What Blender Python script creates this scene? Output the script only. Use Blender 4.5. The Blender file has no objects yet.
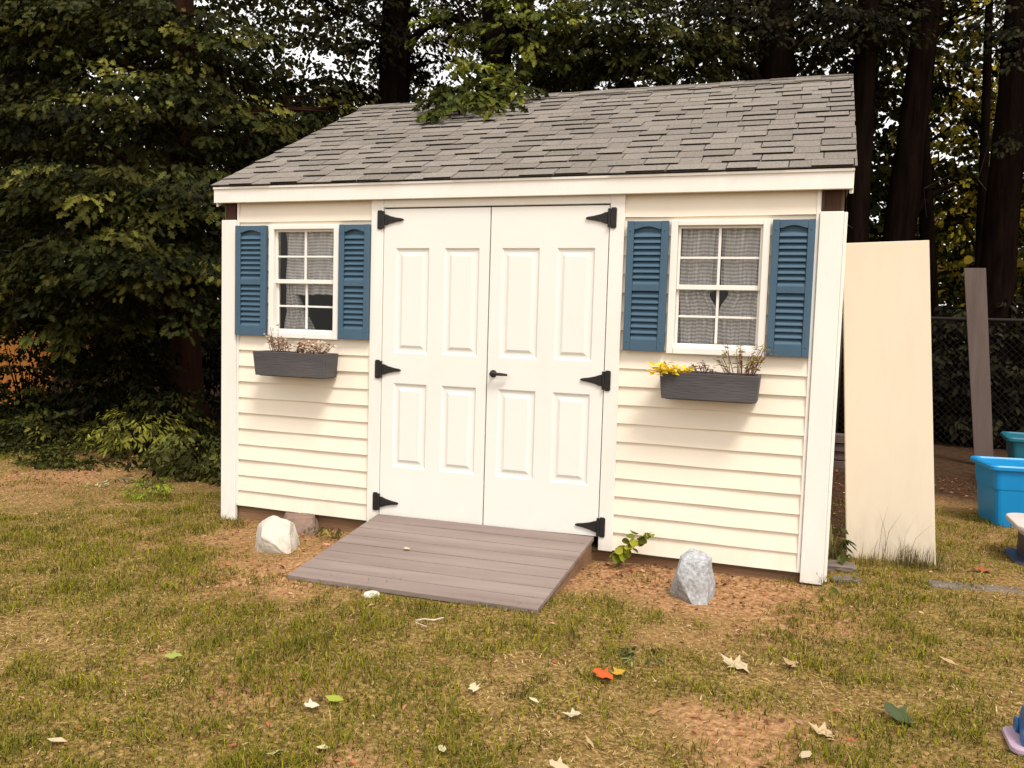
import bpy, math, random
import numpy as np
from mathutils import Vector, Matrix
rng = np.random.default_rng(7); random.seed(7)
scene = bpy.context.scene
COL = scene.collection
R = math.radians

# ------------------------------------------------------------------ camera
CAM = np.array([3.6211, -4.5628, 1.2588]); F = 846.85
CR = np.array([[0.94087, 0.33752, 0.029106], [-0.052793, 0.061212, 0.996728], [-0.334633, 0.939326, -0.075411]])
def at(px, py, x=None, y=None, z=None):
    """point of the world seen along a sight line, at a given x, y or z"""
    d = CR.T @ np.array([(px-512)/F, (384-py)/F, 1.0])
    t = (x-CAM[0])/d[0] if x is not None else (y-CAM[1])/d[1] if y is not None else (z-CAM[2])/d[2]
    return CAM + t*d
def px_of(P):
    d = (np.atleast_2d(P)-CAM) @ CR.T
    return np.stack([512+F*d[:, 0]/d[:, 2], 384-F*d[:, 1]/d[:, 2], d[:, 2]], 1)
cam = bpy.data.objects.new('camera', bpy.data.cameras.new('camera'))
COL.objects.link(cam); scene.camera = cam
m = Matrix.Identity(4)
for i in range(3):
    m[i][0], m[i][1], m[i][2], m[i][3] = CR[0][i], CR[1][i], -CR[2][i], CAM[i]
cam.matrix_world = m
cam.data.sensor_width = 36; cam.data.lens = F/1024*36; cam.data.clip_start = .05; cam.data.clip_end = 500

# ------------------------------------------------------------------ materials
def mat(name, c1, c2=None, rough=.6, scale=6, detail=6, bump=0, bscale=60, attr=None, spec=.3, stretch=None, lo=.35, hi=.65, transl=0, metal=0, dirt=None):
    m = bpy.data.materials.new(name); m.use_nodes = True
    N, L = m.node_tree.nodes, m.node_tree.links
    b = N['Principled BSDF']; b.inputs['Roughness'].default_value = rough
    b.inputs['Specular IOR Level'].default_value = spec; b.inputs['Metallic'].default_value = metal
    tc = N.new('ShaderNodeTexCoord'); vec = tc.outputs['Object']
    if stretch:
        mp = N.new('ShaderNodeMapping'); mp.inputs['Scale'].default_value = stretch
        L.new(vec, mp.inputs[0]); vec = mp.outputs[0]
    out = None
    if c2:
        n = N.new('ShaderNodeTexNoise'); n.inputs['Scale'].default_value = scale; n.inputs['Detail'].default_value = detail
        n.inputs['Roughness'].default_value = .65; L.new(vec, n.inputs['Vector'])
        r = N.new('ShaderNodeValToRGB'); r.color_ramp.elements[0].position = lo; r.color_ramp.elements[1].position = hi
        r.color_ramp.elements[0].color = (*c1, 1); r.color_ramp.elements[1].color = (*c2, 1)
        L.new(n.outputs['Fac'], r.inputs[0]); out = r.outputs[0]
    if attr:
        a = N.new('ShaderNodeAttribute'); a.attribute_name = attr
        if out is None: out = a.outputs['Color']
        else:
            mx = N.new('ShaderNodeMix'); mx.data_type = 'RGBA'; mx.blend_type = 'MULTIPLY'; mx.inputs[0].default_value = 1
            L.new(out, mx.inputs[6]); L.new(a.outputs['Color'], mx.inputs[7]); out = mx.outputs[2]
    if dirt:      # splash marks and stains that thin out upwards: (height, soft edge, colour, strength)
        sz = N.new('ShaderNodeSeparateXYZ'); L.new(tc.outputs['Object'], sz.inputs[0])
        mr = N.new('ShaderNodeMapRange'); mr.inputs[1].default_value = dirt[0]; mr.inputs[2].default_value = dirt[0]+dirt[1]; mr.inputs[3].default_value = 1; mr.inputs[4].default_value = 0; L.new(sz.outputs[2], mr.inputs[0])
        nd = N.new('ShaderNodeTexNoise'); nd.inputs['Scale'].default_value = 9; nd.inputs['Detail'].default_value = 9; nd.inputs['Roughness'].default_value = .75; L.new(vec, nd.inputs['Vector'])
        rd = N.new('ShaderNodeValToRGB'); rd.color_ramp.elements[0].position = .42; rd.color_ramp.elements[1].position = .75; L.new(nd.outputs['Fac'], rd.inputs[0])
        ad = N.new('ShaderNodeMath'); ad.operation = 'MULTIPLY_ADD'; ad.inputs[1].default_value = 1.0; ad.inputs[2].default_value = .12; L.new(mr.outputs[0], ad.inputs[0])
        mu = N.new('ShaderNodeMath'); mu.operation = 'MULTIPLY'; L.new(ad.outputs[0], mu.inputs[0]); L.new(rd.outputs[0], mu.inputs[1])
        m2 = N.new('ShaderNodeMath'); m2.operation = 'MULTIPLY'; m2.inputs[1].default_value = dirt[3]; m2.use_clamp = True; L.new(mu.outputs[0], m2.inputs[0])
        mxd = N.new('ShaderNodeMix'); mxd.data_type = 'RGBA'; L.new(m2.outputs[0], mxd.inputs[0]); mxd.inputs[7].default_value = (*dirt[2], 1)
        L.new(out, mxd.inputs[6]); out = mxd.outputs[2]
    if out is None: b.inputs['Base Color'].default_value = (*c1, 1)
    else: L.new(out, b.inputs['Base Color'])
    if bump:
        n2 = N.new('ShaderNodeTexNoise'); n2.inputs['Scale'].default_value = bscale; n2.inputs['Detail'].default_value = 5
        L.new(vec, n2.inputs['Vector'])
        bp = N.new('ShaderNodeBump'); bp.inputs['Strength'].default_value = bump; bp.inputs['Distance'].default_value = .01
        L.new(n2.outputs['Fac'], bp.inputs['Height']); L.new(bp.outputs[0], b.inputs['Normal'])
    if transl:
        t = N.new('ShaderNodeBsdfTranslucent'); ms = N.new('ShaderNodeMixShader'); ms.inputs[0].default_value = transl
        L.new(out, t.inputs[0]); L.new(b.outputs[0], ms.inputs[1]); L.new(t.outputs[0], ms.inputs[2])
        L.new(ms.outputs[0], N['Material Output'].inputs[0])
    return m
M = {}
M['siding'] = mat('cream vinyl', (.82, .735, .615), (.79, .70, .575), .45, 2.2, 8, .06, 90, stretch=(1, 1, .35), lo=.3, hi=.75, dirt=(.08, .35, (.40, .31, .21), .22))
M['white'] = mat('white trim paint', (.80, .765, .71), (.75, .71, .65), .45, 3, 8, .08, 70, stretch=(1, 1, .3), dirt=(.02, .25, (.40, .33, .25), .5))
M['door'] = mat('white door paint', (.77, .75, .70), (.745, .72, .67), .42, 2, 8, .05, 40, dirt=(.12, .22, (.45, .39, .32), .2))
M['soffit'] = mat('eave shade soffit', (.10, .06, .035), (.16, .10, .06), .8, 4)  # bare wood tone, coloured dark to paint the shadow line under the eaves
M['shingle'] = mat('grey asphalt shingle', (.68, .66, .64), (1.24, 1.22, 1.20), .95, 75, 8, .3, 350, attr='col', spec=.1, lo=.3, hi=.7)
M['felt'] = mat('roof felt', (.05, .042, .036), None, .95)
M['shutter'] = mat('blue painted shutter', (.046, .094, .142), (.056, .108, .160), .5, 4, 8, .05, 80)
M['iron'] = mat('black iron', (.012, .011, .011), (.02, .017, .016), .5, 30, 4, .15, 120)
M['boxwood'] = mat('grey painted wood', (.062, .058, .062), (.10, .092, .094), .75, 5, 8, .3, 60, stretch=(.3, 1, 2))
M['beam'] = mat('brown foundation timber', (.16, .085, .045), (.26, .15, .085), .9, 5, 8, .6, 40, stretch=(.3, 1, 3))
M['rot'] = mat('bare reddish wood', (.022, .009, .006), (.07, .028, .015), .85, 9, 6, .5, 40, stretch=(1, 1, .25))
M['ramp'] = mat('weathered painted boards', (.175, .132, .114), (.25, .196, .173), .8, 3, 8, .25, 60, stretch=(.25, 3, 1))
M['inner'] = mat('bare stud interior', (.10, .07, .045), (.14, .10, .06), .9, 3)
M['soil'] = mat('potting soil', (.05, .03, .02), (.08, .05, .03), .95, 40)
M['ply'] = mat('cream painted board', (.66, .57, .45), (.62, .535, .415), .7, 1.3, 8, .06, 30, stretch=(1.2, 1, .3), lo=.3, hi=.7, dirt=(-.12, .35, (.36, .32, .26), .9))
M['greyboard'] = mat('bare grey board', (.085, .06, .05), (.115, .082, .07), .85, 3, 8, .3, 50, stretch=(4, 1, .3))
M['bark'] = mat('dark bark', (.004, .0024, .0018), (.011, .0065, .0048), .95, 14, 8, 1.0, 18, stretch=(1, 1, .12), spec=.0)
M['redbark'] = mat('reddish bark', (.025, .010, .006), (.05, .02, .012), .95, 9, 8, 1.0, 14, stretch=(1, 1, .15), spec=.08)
M['green_stem'] = mat('green stem', (.10, .10, .025), (.16, .13, .04), .7, 20)
M['twig'] = mat('pale dead twig', (.028, .019, .014), (.05, .036, .027), .9, 20)
M['leaf'] = mat('tree leaf', (1, 1, 1), None, .65, attr='col', spec=.05, transl=.16)
M['farleaf'] = mat('far leaf', (1, 1, 1), None, .6, attr='col', spec=.08, transl=.5)
M['grass'] = mat('grass blades', (1, 1, 1), None, .8, attr='col', spec=.03, transl=.2)
M['litter'] = mat('fallen leaf', (1, 1, 1), None, .8, attr='col', spec=.1)
M['white_rock'] = mat('pale quartz rock', (.48, .44, .38), (.62, .58, .51), .8, 7, 10, .5, 25, lo=.3, hi=.7, dirt=(-.09, .16, (.24, .15, .085), 1.1))
M['brown_rock'] = mat('brown stone', (.16, .10, .075), (.26, .18, .14), .9, 8, 8, .6, 25)
M['granite'] = mat('speckled granite', (.21, .215, .225), (.46, .465, .475), .8, 60, 9, .6, 30, lo=.34, hi=.66, dirt=(-.13, .22, (.20, .14, .09), .9))
M['blue_bin'] = mat('bright blue plastic', (.004, .21, .50), (.006, .24, .55), .38, 3, spec=.4)
M['teal_bin'] = mat('teal plastic', (.006, .10, .15), (.010, .13, .18), .45, 3, spec=.4)
M['grey_plastic'] = mat('weathered grey plastic', (.50, .45, .42), (.58, .53, .50), .5, 6)
M['navy_plastic'] = mat('dark navy plastic', (.03, .03, .06), (.045, .045, .085), .45, 6)
M['maroon_plastic'] = mat('dull maroon plastic', (.12, .075, .085), (.16, .10, .11), .5, 6)
M['toy_blue'] = mat('toy blue plastic', (.005, .085, .26), (.008, .11, .31), .35, 5, spec=.45)
M['toy_lilac'] = mat('toy lilac plastic', (.36, .26, .34), (.42, .30, .38), .45, 5)
M['cedar'] = mat('orange stained fence board', (.58, .21, .035), (.72, .29, .06), .8, 3, 8, .3, 30, stretch=(3, 1, .3))
M['galv'] = mat('galvanised wire', (.014, .010, .008), (.024, .018, .014), .7, 20)
M['paver'] = mat('old grey paver', (.11, .085, .07), (.18, .145, .12), .9, 9, 8, .6, 30)
M['petal'] = mat('flower', (1, 1, 1), None, .7, attr='col', spec=.1, transl=.2)

def curtain_mat():
    m = bpy.data.materials.new('grey gingham curtain'); m.use_nodes = True
    N, L = m.node_tree.nodes, m.node_tree.links; b = N['Principled BSDF']; b.inputs['Roughness'].default_value = .9
    a = N.new('ShaderNodeUVMap'); sx = N.new('ShaderNodeSeparateXYZ'); L.new(a.outputs[0], sx.inputs[0])
    def band(o, k):
        mu = N.new('ShaderNodeMath'); mu.operation = 'MULTIPLY'; mu.inputs[1].default_value = k; L.new(o, mu.inputs[0])
        s = N.new('ShaderNodeMath'); s.operation = 'FRACT'; L.new(mu.outputs[0], s.inputs[0])
        g = N.new('ShaderNodeMath'); g.operation = 'GREATER_THAN'; g.inputs[1].default_value = .5; L.new(s.outputs[0], g.inputs[0]); return g.outputs[0]
    ad = N.new('ShaderNodeMix'); ad.inputs[0].default_value = .88; L.new(band(sx.outputs[0], 40), ad.inputs[2]); L.new(band(sx.outputs[1], 52), ad.inputs[3])
    dv = ad
    r = N.new('ShaderNodeValToRGB'); r.color_ramp.elements[0].color = (.90, .88, .86, 1); r.color_ramp.elements[1].color = (.56, .53, .54, 1)
    L.new(dv.outputs[0], r.inputs[0]); L.new(r.outputs[0], b.inputs['Base Color'])
    return m
M['curtain'] = curtain_mat()
def glass_mat():
    m = bpy.data.materials.new('window glass'); m.use_nodes = True
    N, L = m.node_tree.nodes, m.node_tree.links
    N.remove(N['Principled BSDF']); t = N.new('ShaderNodeBsdfTransparent'); t.inputs[0].default_value = (.93, .94, .93, 1)
    g = N.new('ShaderNodeBsdfGlossy'); g.inputs['Roughness'].default_value = .02
    f = N.new('ShaderNodeFresnel'); f.inputs[0].default_value = 1.45; x = N.new('ShaderNodeMixShader')
    L.new(f.outputs[0], x.inputs[0]); L.new(t.outputs[0], x.inputs[1]); L.new(g.outputs[0], x.inputs[2]); L.new(x.outputs[0], N['Material Output'].inputs[0])
    return m
M['glass'] = glass_mat()

# ------------------------------------------------------------------ mesh helpers
def tag(o, label=None, cat=None, group=None, kind=None):
    if label: o['label'] = label
    if cat: o['category'] = cat
    if group: o['group'] = group
    if kind: o['kind'] = kind
    return o
def thing(name, label, cat, loc, group=None):
    o = bpy.data.objects.new(name, None); COL.objects.link(o); o.location = loc; o.empty_display_size = .1
    return tag(o, label, cat, group)
def origin_of(o):
    v = Vector((0, 0, 0))
    while o is not None: v += o.location; o = o.parent
    return v
class MB:
    def __init__(s): s.v = []; s.f = []; s.c = []; s.uv = []
    def add(s, vs, fs, col=None):
        k = len(s.v); s.v += [tuple(map(float, p)) for p in vs]; s.f += [tuple(i+k for i in f) for f in fs]
        s.c += [col or (1, 1, 1)]*len(vs); return k
    def box(s, x0, x1, y0, y1, z0, z1, col=None, mtx=None):
        vs = [(x0,y0,z0),(x1,y0,z0),(x1,y1,z0),(x0,y1,z0),(x0,y0,z1),(x1,y0,z1),(x1,y1,z1),(x0,y1,z1)]
        if mtx is not None: vs = [mtx @ Vector(p) for p in vs]
        s.add(vs, [(0,3,2,1),(4,5,6,7),(0,1,5,4),(1,2,6,5),(2,3,7,6),(3,0,4,7)], col)
    def hexa(s, b, t, col=None):   # four bottom corners, four top corners (counter-clockwise)
        s.add(list(b)+list(t), [(0,3,2,1),(4,5,6,7),(0,1,5,4),(1,2,6,5),(2,3,7,6),(3,0,4,7)], col)
    def prism(s, pts, d0, d1, axis='y', col=None):   # outline in xz (or yz / xy) extruded from d0 to d1
        n = len(pts)
        def mk(p, d): return (p[0], d, p[1]) if axis == 'y' else (d, p[0], p[1]) if axis == 'x' else (p[0], p[1], d)
        vs = [mk(p, d0) for p in pts]+[mk(p, d1) for p in pts]
        s.add(vs, [tuple(range(n)), tuple(range(2*n-1, n-1, -1))]+[(i, n+i, n+(i+1) % n, (i+1) % n) for i in range(n)], col)
    def tube(s, path, rad, n=10, jit=0, cap=True, col=None):
        path = [Vector(p) for p in path]; k0 = None; rings = []
        for i, p in enumerate(path):
            d = (path[min(i+1, len(path)-1)]-path[max(i-1, 0)]).normalized()
            a = d.cross(Vector((0, 1, 0.13))); a = a.normalized() if a.length > 1e-4 else Vector((1, 0, 0)); b = d.cross(a)
            rings.append([p+(a*math.cos(2*math.pi*j/n)+b*math.sin(2*math.pi*j/n))*rad[i]*(1+jit*random.uniform(-1, 1)) for j in range(n)])
        vs = [q for r in rings for q in r]; fs = []
        for i in range(len(path)-1):
            for j in range(n): fs.append((i*n+j, i*n+(j+1) % n, (i+1)*n+(j+1) % n, (i+1)*n+j))
        if cap: fs += [tuple(range(n-1, -1, -1)), tuple(range((len(path)-1)*n, len(path)*n))]
        s.add(vs, fs, col)
    def build(s, name, mt, parent=None, bevel=0, smooth=False, colors=False, seg=2):
        me = bpy.data.meshes.new(name); o0 = origin_of(parent)
        me.from_pydata([(a-o0.x, b-o0.y, c-o0.z) for a, b, c in s.v], [], s.f); me.update()
        if colors:
            ca = me.color_attributes.new('col', 'FLOAT_COLOR', 'POINT')
            ca.data.foreach_set('color', np.array([(*c, 1) for c in s.c], dtype=np.float32).ravel())
        me.materials.append(mt)
        o = bpy.data.objects.new(name, me); COL.objects.link(o); o.parent = parent
        if smooth: me.polygons.foreach_set('use_smooth', [True]*len(me.polygons))
        if bevel:
            bv = o.modifiers.new('bevel', 'BEVEL'); bv.width = bevel; bv.segments = seg; bv.limit_method = 'ANGLE'
        return o
def cloud(name, T, TF, P, B, C, mt, parent=None, smooth=False):
    """many copies of one small template (verts T, faces TF) in ONE mesh: P (n,3) places, B (n,3,3) columns, C (n,3) own colours"""
    T = np.asarray(T, float); n, k = len(P), len(T)
    o0 = np.array(origin_of(parent))
    V = (np.einsum('nij,kj->nki', B, T)+P[:, None, :]-o0).reshape(-1, 3).astype(np.float32)
    tot = np.array([len(f) for f in TF]); flat = np.concatenate([np.array(f) for f in TF])
    loops = (np.arange(n)[:, None]*k+flat[None]).ravel().astype(np.int32)
    st = np.concatenate([[0], np.cumsum(tot)[:-1]]); starts = (np.arange(n)[:, None]*len(flat)+st[None]).ravel().astype(np.int32)
    me = bpy.data.meshes.new(name); me.vertices.add(len(V)); me.vertices.foreach_set('co', V.ravel())
    me.loops.add(len(loops)); me.loops.foreach_set('vertex_index', loops)
    me.polygons.add(len(starts)); me.polygons.foreach_set('loop_start', starts)
    if smooth: me.polygons.foreach_set('use_smooth', np.ones(len(starts), dtype=bool))
    me.update(calc_edges=True)
    ca = me.color_attributes.new('col', 'FLOAT_COLOR', 'POINT')
    cc = np.concatenate([np.repeat(C, k, 0), np.ones((n*k, 1))], 1).astype(np.float32); ca.data.foreach_set('color', cc.ravel())
    me.materials.append(mt); o = bpy.data.objects.new(name, me); COL.objects.link(o); o.parent = parent
    return o
def unit(a): return a/np.maximum(np.linalg.norm(a, axis=-1, keepdims=True), 1e-9)
def basis(D, Nn, S):
    D = unit(D); W = unit(np.cross(Nn, D)); N2 = np.cross(D, W)
    return np.stack([D, W, N2], 2)*np.asarray(S)[:, None, None]
def half_leaf(out, fold=.25, droop=.12):
    vs = []; n = len(out)
    for x, y in out: vs.append((x, y, fold*y-droop*x*x))
    for x, y in out[1:-1]: vs.append((x, -y, fold*y-droop*x*x))
    return vs, [tuple(range(n-1, -1, -1)), tuple([0]+list(range(n, 2*n-2))+[n-1])]
OAK = half_leaf([(0, 0), (.18, .06), (.24, .22), (.36, .09), (.46, .33), (.6, .12), (.74, .26), (.84, .1), (1, 0)])
SIMPLE = half_leaf([(0, 0), (.3, .22), (.65, .2), (1, 0)])
ROUND = half_leaf([(0, 0), (.12, .3), (.4, .46), (.7, .38), (.9, .18), (1, 0)])
LANCE = half_leaf([(0, 0), (.35, .12), (.7, .1), (1, 0)])
def vnoise(x, y, s, seed):
    """smooth value noise in 2-D, 0..1"""
    r = np.random.default_rng(seed).random((64, 64)); X, Y = x/s, y/s
    i, j = np.floor(X).astype(int), np.floor(Y).astype(int); u, v = X-i, Y-j; u = u*u*(3-2*u); v = v*v*(3-2*v)
    g = lambda a, b: r[a % 64, b % 64]
    return (g(i, j)*(1-u)+g(i+1, j)*u)*(1-v)+(g(i, j+1)*(1-u)+g(i+1, j+1)*u)*v
def ground_z(x, y):
    x, y = np.asarray(x, float), np.asarray(y, float)
    z = -.107+.0145*np.clip(x, -4, 4.5)-.045*np.clip(y, 0, 1.2)+.012*np.clip(y, -3, 0)
    return z+.022*(vnoise(x+50, y+50, .9, 1)-.5)+.014*(vnoise(x+50, y+50, .25, 2)-.5)

# ------------------------------------------------------------------ world, sun
EL, AZ = R(58), R(42)          # the sun's height, and how far it stands to the right of straight behind the viewer
w = bpy.data.worlds.new('World'); scene.world = w; w.use_nodes = True
N, L = w.node_tree.nodes, w.node_tree.links; bg = N['Background']
sk = N.new('ShaderNodeTexSky'); sk.sky_type = 'NISHITA'; sk.sun_disc = False; sk.sun_elevation = EL
sdir = Vector((math.sin(AZ)*math.cos(EL), -math.cos(AZ)*math.cos(EL), math.sin(EL)))
sk.sun_rotation = math.atan2(sdir.x, sdir.y); sk.air_density = 1.0; sk.dust_density = 3.0; sk.ozone_density = 1
hs = N.new('ShaderNodeHueSaturation'); hs.inputs['Saturation'].default_value = .22; L.new(sk.outputs[0], hs.inputs['Color'])
mx = N.new('ShaderNodeMix'); mx.data_type = 'RGBA'; mx.blend_type = 'MULTIPLY'; mx.inputs[0].default_value = 1
mx.inputs[7].default_value = (1.0, .95, .88, 1); L.new(hs.outputs[0], mx.inputs[6])
oc = N.new('ShaderNodeMix'); oc.data_type = 'RGBA'; oc.inputs[0].default_value = .6; oc.inputs[7].default_value = (4.9, 4.78, 4.6, 1)   # thin white overcast over the blue
L.new(mx.outputs[2], oc.inputs[6]); L.new(oc.outputs[2], bg.inputs[0])
bg.inputs[1].default_value = .15
sun = bpy.data.objects.new('sun', bpy.data.lights.new('sun', 'SUN')); COL.objects.link(sun)
sun.data.energy = 1.5; sun.data.angle = R(16); sun.data.color = (1, .94, .86)
sun.rotation_euler = sdir.to_track_quat('Z', 'Y').to_euler()
scene.view_settings.view_transform = 'Standard'; scene.view_settings.look = 'None'; scene.view_settings.gamma = 1
scene.view_settings.exposure = 1.02

# ------------------------------------------------------------------ ground sheet
def grid_mesh(name, xs, ys, zf, mt, colf=None):
    X, Y = np.meshgrid(xs, ys); Z = zf(X, Y); nx, ny = len(xs), len(ys)
    V = np.stack([X, Y, Z], -1).reshape(-1, 3).astype(np.float32)
    i = np.arange(nx-1)[None]+np.arange(ny-1)[:, None]*nx
    Fc = np.stack([i, i+1, i+nx+1, i+nx], -1).reshape(-1, 4).astype(np.int32)
    me = bpy.data.meshes.new(name); me.vertices.add(len(V)); me.vertices.foreach_set('co', V.ravel())
    me.loops.add(Fc.size); me.loops.foreach_set('vertex_index', Fc.ravel()); me.polygons.add(len(Fc))
    me.polygons.foreach_set('loop_start', (np.arange(len(Fc))*4).astype(np.int32))
    me.polygons.foreach_set('use_smooth', np.ones(len(Fc), dtype=bool)); me.update(calc_edges=True)
    if colf is not None:
        c = colf(V[:, 0], V[:, 1]); ca = me.color_attributes.new('col', 'FLOAT_COLOR', 'POINT')
        ca.data.foreach_set('color', np.concatenate([c, np.ones((len(c), 1))], 1).astype(np.float32).ravel())
    me.materials.append(mt); o = bpy.data.objects.new(name, me); COL.objects.link(o); return o
# where grass grows: patches of green, of straw, of bare soil (x, y, radius, weight)
def spot(px, py, rx, w): 
    p = at(px, py, z=-.11); return (p[0], p[1], rx, w)
GREEN = [spot(*a) for a in [(110,545,.75,.6),(40,600,.7,.5),(170,570,.45,.5),(470,625,.45,.75),(420,650,.55,.7),(560,640,.4,.3),(395,745,.22,.9),(470,710,.28,.6),(250,735,.3,.55),
    (60,720,.45,.5),(660,680,.16,.7),(610,620,.3,.35),(840,665,.3,.45),(870,690,.3,.4),(320,640,.4,.35),(980,640,.5,.35),(960,740,.3,.4),(20,560,.8,.4),(200,530,.3,.3),(745,710,.2,.45),(350,690,.3,.35),(900,600,.3,.3)]]
BARE = [spot(*a) for a in [(185,540,.45,.95),(235,570,.4,.85),(330,540,.4,.6),(60,478,1.0,.42),(640,585,.35,.9),(560,590,.18,.8),(720,610,.4,.6),(780,600,.35,.6),(620,640,.3,.45),(200,700,.25,.5),(300,690,.2,.3),
    (345,755,.15,.7),(800,650,.25,.4),(750,745,.35,.55),(690,740,.3,.45),(880,640,.25,.4),(900,660,.2,.4),(170,650,.25,.35),(590,720,.3,.35),(490,670,.18,.3),(20,480,.8,.25),(150,470,.6,.2),(270,590,.3,.4),(230,760,.2,.3)]]
def patches(x, y):
    x, y = np.asarray(x, float), np.asarray(y, float)
    a = vnoise(x+70, y+70, .55, 11)*.55+vnoise(x+70, y+70, .17, 12)*.3+vnoise(x+70, y+70, .07, 13)*.15
    b = vnoise(x+90, y+90, .6, 21)*.55+vnoise(x+90, y+90, .2, 22)*.3+vnoise(x+90, y+90, .08, 23)*.15
    g, d = (a-.50)*2.3, (b-.57)*1.8
    for px, py, r, w in GREEN: e = np.exp(-((x-px)**2+((y-py)*1.3)**2)/(r*r)); g = g+2.0*w*e*(.3+1.2*a); d = d-.6*w*e
    for px, py, r, w in BARE: e = np.exp(-((x-px)**2+((y-py)*1.2)**2)/(r*r)); d = d+1.5*w*e*(.4+b); g = g-.7*w*e
    return np.clip(g+.30, 0, 1), np.clip(d*1.25, 0, 1)
def ground_mat():
    m = bpy.data.materials.new('yard soil'); m.use_nodes = True
    N, L = m.node_tree.nodes, m.node_tree.links; b = N['Principled BSDF']; b.inputs['Roughness'].default_value = .95; b.inputs['Specular IOR Level'].default_value = .08
    tc = N.new('ShaderNodeTexCoord')
    def noise(s, d=6):
        n = N.new('ShaderNodeTexNoise'); n.inputs['Scale'].default_value = s; n.inputs['Detail'].default_value = d; n.inputs['Roughness'].default_value = .7
        L.new(tc.outputs['Object'], n.inputs['Vector']); return n.outputs['Fac']
    def ramp(f, *st):
        r = N.new('ShaderNodeValToRGB'); e = r.color_ramp.elements
        for k, (p, c) in enumerate(st):
            q = e[k] if k < 2 else e.new(p); q.position = p; q.color = (*c, 1)
        L.new(f, r.inputs[0]); return r.outputs[0]
    a = N.new('ShaderNodeAttribute'); a.attribute_name = 'col'; sp = N.new('ShaderNodeSeparateColor'); L.new(a.outputs['Color'], sp.inputs[0])
    base = ramp(noise(55), (.3, (.05, .029, .011)), (.5, (.20, .125, .042)), (.72, (.48, .325, .13)))  # darkest soil tone also paints the shadow between grass blades
    bare = ramp(noise(40), (.3, (.11, .05, .022)), (.5, (.31, .165, .075)), (.72, (.55, .345, .18)))
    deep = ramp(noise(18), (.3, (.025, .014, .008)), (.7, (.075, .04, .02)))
    def mix(f, x, y):
        q = N.new('ShaderNodeMix'); q.data_type = 'RGBA'; L.new(f, q.inputs[0]); L.new(x, q.inputs[6]); L.new(y, q.inputs[7]); return q.outputs[2]
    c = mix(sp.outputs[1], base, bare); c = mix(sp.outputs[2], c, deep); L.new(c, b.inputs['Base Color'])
    bp = N.new('ShaderNodeBump'); bp.inputs['Strength'].default_value = .8; bp.inputs['Distance'].default_value = .012
    L.new(noise(70, 4), bp.inputs['Height']); L.new(bp.outputs[0], b.inputs['Normal'])
    return m
def wood_edge(x, y):
    """0 in the open yard, 1 on the leaf-mould floor of the wood"""
    lim = np.where(x < 0, 1.75+.0*x, np.where(x > 3.9, 2.9, 1.0))+.5*(vnoise(x+30, y+30, .8, 31)-.5)
    return np.clip((y-lim)/.7+.5, 0, 1)
def gcol(x, y):
    g, d = patches(x, y); return np.stack([g, d, wood_edge(x, y)], 1)
xs = np.concatenate([np.linspace(-70, -6.2, 14), np.arange(-6, 6.6, .045), np.linspace(6.8, 70, 14)])
ys = np.concatenate([np.linspace(-60, -4.2, 12), np.arange(-4, 4, .045), np.linspace(4.2, 80, 20)])
tag(grid_mesh('ground', xs, ys, ground_z, ground_mat(), gcol), kind='structure')

# exclusion of things standing in the lawn
RAMP = [(1.0, -.76), (2.43, -.745), (2.52, 0.0), (1.165, 0.0)]
def inside_quad(x, y, Q, pad=0):
    ok = np.ones(len(x), bool)
    for i in range(4):
        (ax, ay), (bx, by) = Q[i], Q[(i+1) % 4]; l = math.hypot(bx-ax, by-ay)
        ok &= ((bx-ax)*(y-ay)-(by-ay)*(x-ax))/l > -pad
    return ok
def free(x, y):
    bad = inside_quad(x, y, RAMP, -.012) | ((x > 0) & (x < 3.72) & (y > .0) & (y < 3.7))
    for px, py, r in [(.735, -.48, .13), (3.12, -.44, .11), (4.27, -1.5, .06)]: bad |= (x-px)**2+(y-py)**2 < r*r
    return ~bad
BLADE = [(-.5, 0, 0), (.5, 0, 0), (.42, .12, .55), (-.42, .12, .55), (0, .42, 1)], [(0, 1, 2, 3), (3, 2, 4)]
def lawn(name, n, keep, lx, wd, tall, cols, mt, lean=.5, x0=-5.5, x1=6, y0=-3.1, y1=2.6, flat=False):
    # denser near the viewer's side, thinner further back
    x = rng.uniform(x0, x1, n); y = y0+(y1-y0)*rng.random(n)**1.35
    g, d = patches(x, y); ok = (rng.random(n) < keep(g, d, x, y)) & free(x, y); x, y, g, d = x[ok], y[ok], g[ok], d[ok]; n = len(x)
    P = np.stack([x, y, ground_z(x, y)-.004], 1); a = rng.uniform(0, 2*np.pi, n); h = rng.uniform(*tall, n); wv = rng.uniform(*wd, n)
    ln = rng.uniform(.2, 1, n)*lean; h = h*(.45+1.3*vnoise(x+40, y+40, .11, 61)**1.5)
    ca, sa = np.cos(a), np.sin(a); Z = np.zeros(n)
    if flat:
        lift = rng.uniform(.05, .3, n)
        B = np.stack([np.stack([ca*wv, sa*wv, Z], 1), np.stack([-sa*h*.4, ca*h*.4, Z], 1), np.stack([-sa*h*.8, ca*h*.8, lift*h], 1)], 2); P[:, 2] += rng.uniform(.004, .016, n)
    else:
        B = np.stack([np.stack([ca*wv, sa*wv, Z], 1), np.stack([-sa*h*ln, ca*h*ln, -.25*h*ln], 1)*1.6, np.stack([-sa*h*.3*ln, ca*h*.3*ln, h], 1)], 2)
    k = rng.random((n, 1)); cols = np.array(cols); i = rng.integers(0, len(cols), n); j = rng.integers(0, len(cols), n)
    C = (cols[i]*k+cols[j]*(1-k))*rng.uniform(.75, 1.2, (n, 1))
    return tag(cloud(name, *BLADE, P, B, C, mt), kind='stuff')
inyard = lambda x, y: 1-.85*wood_edge(x, y)
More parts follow.
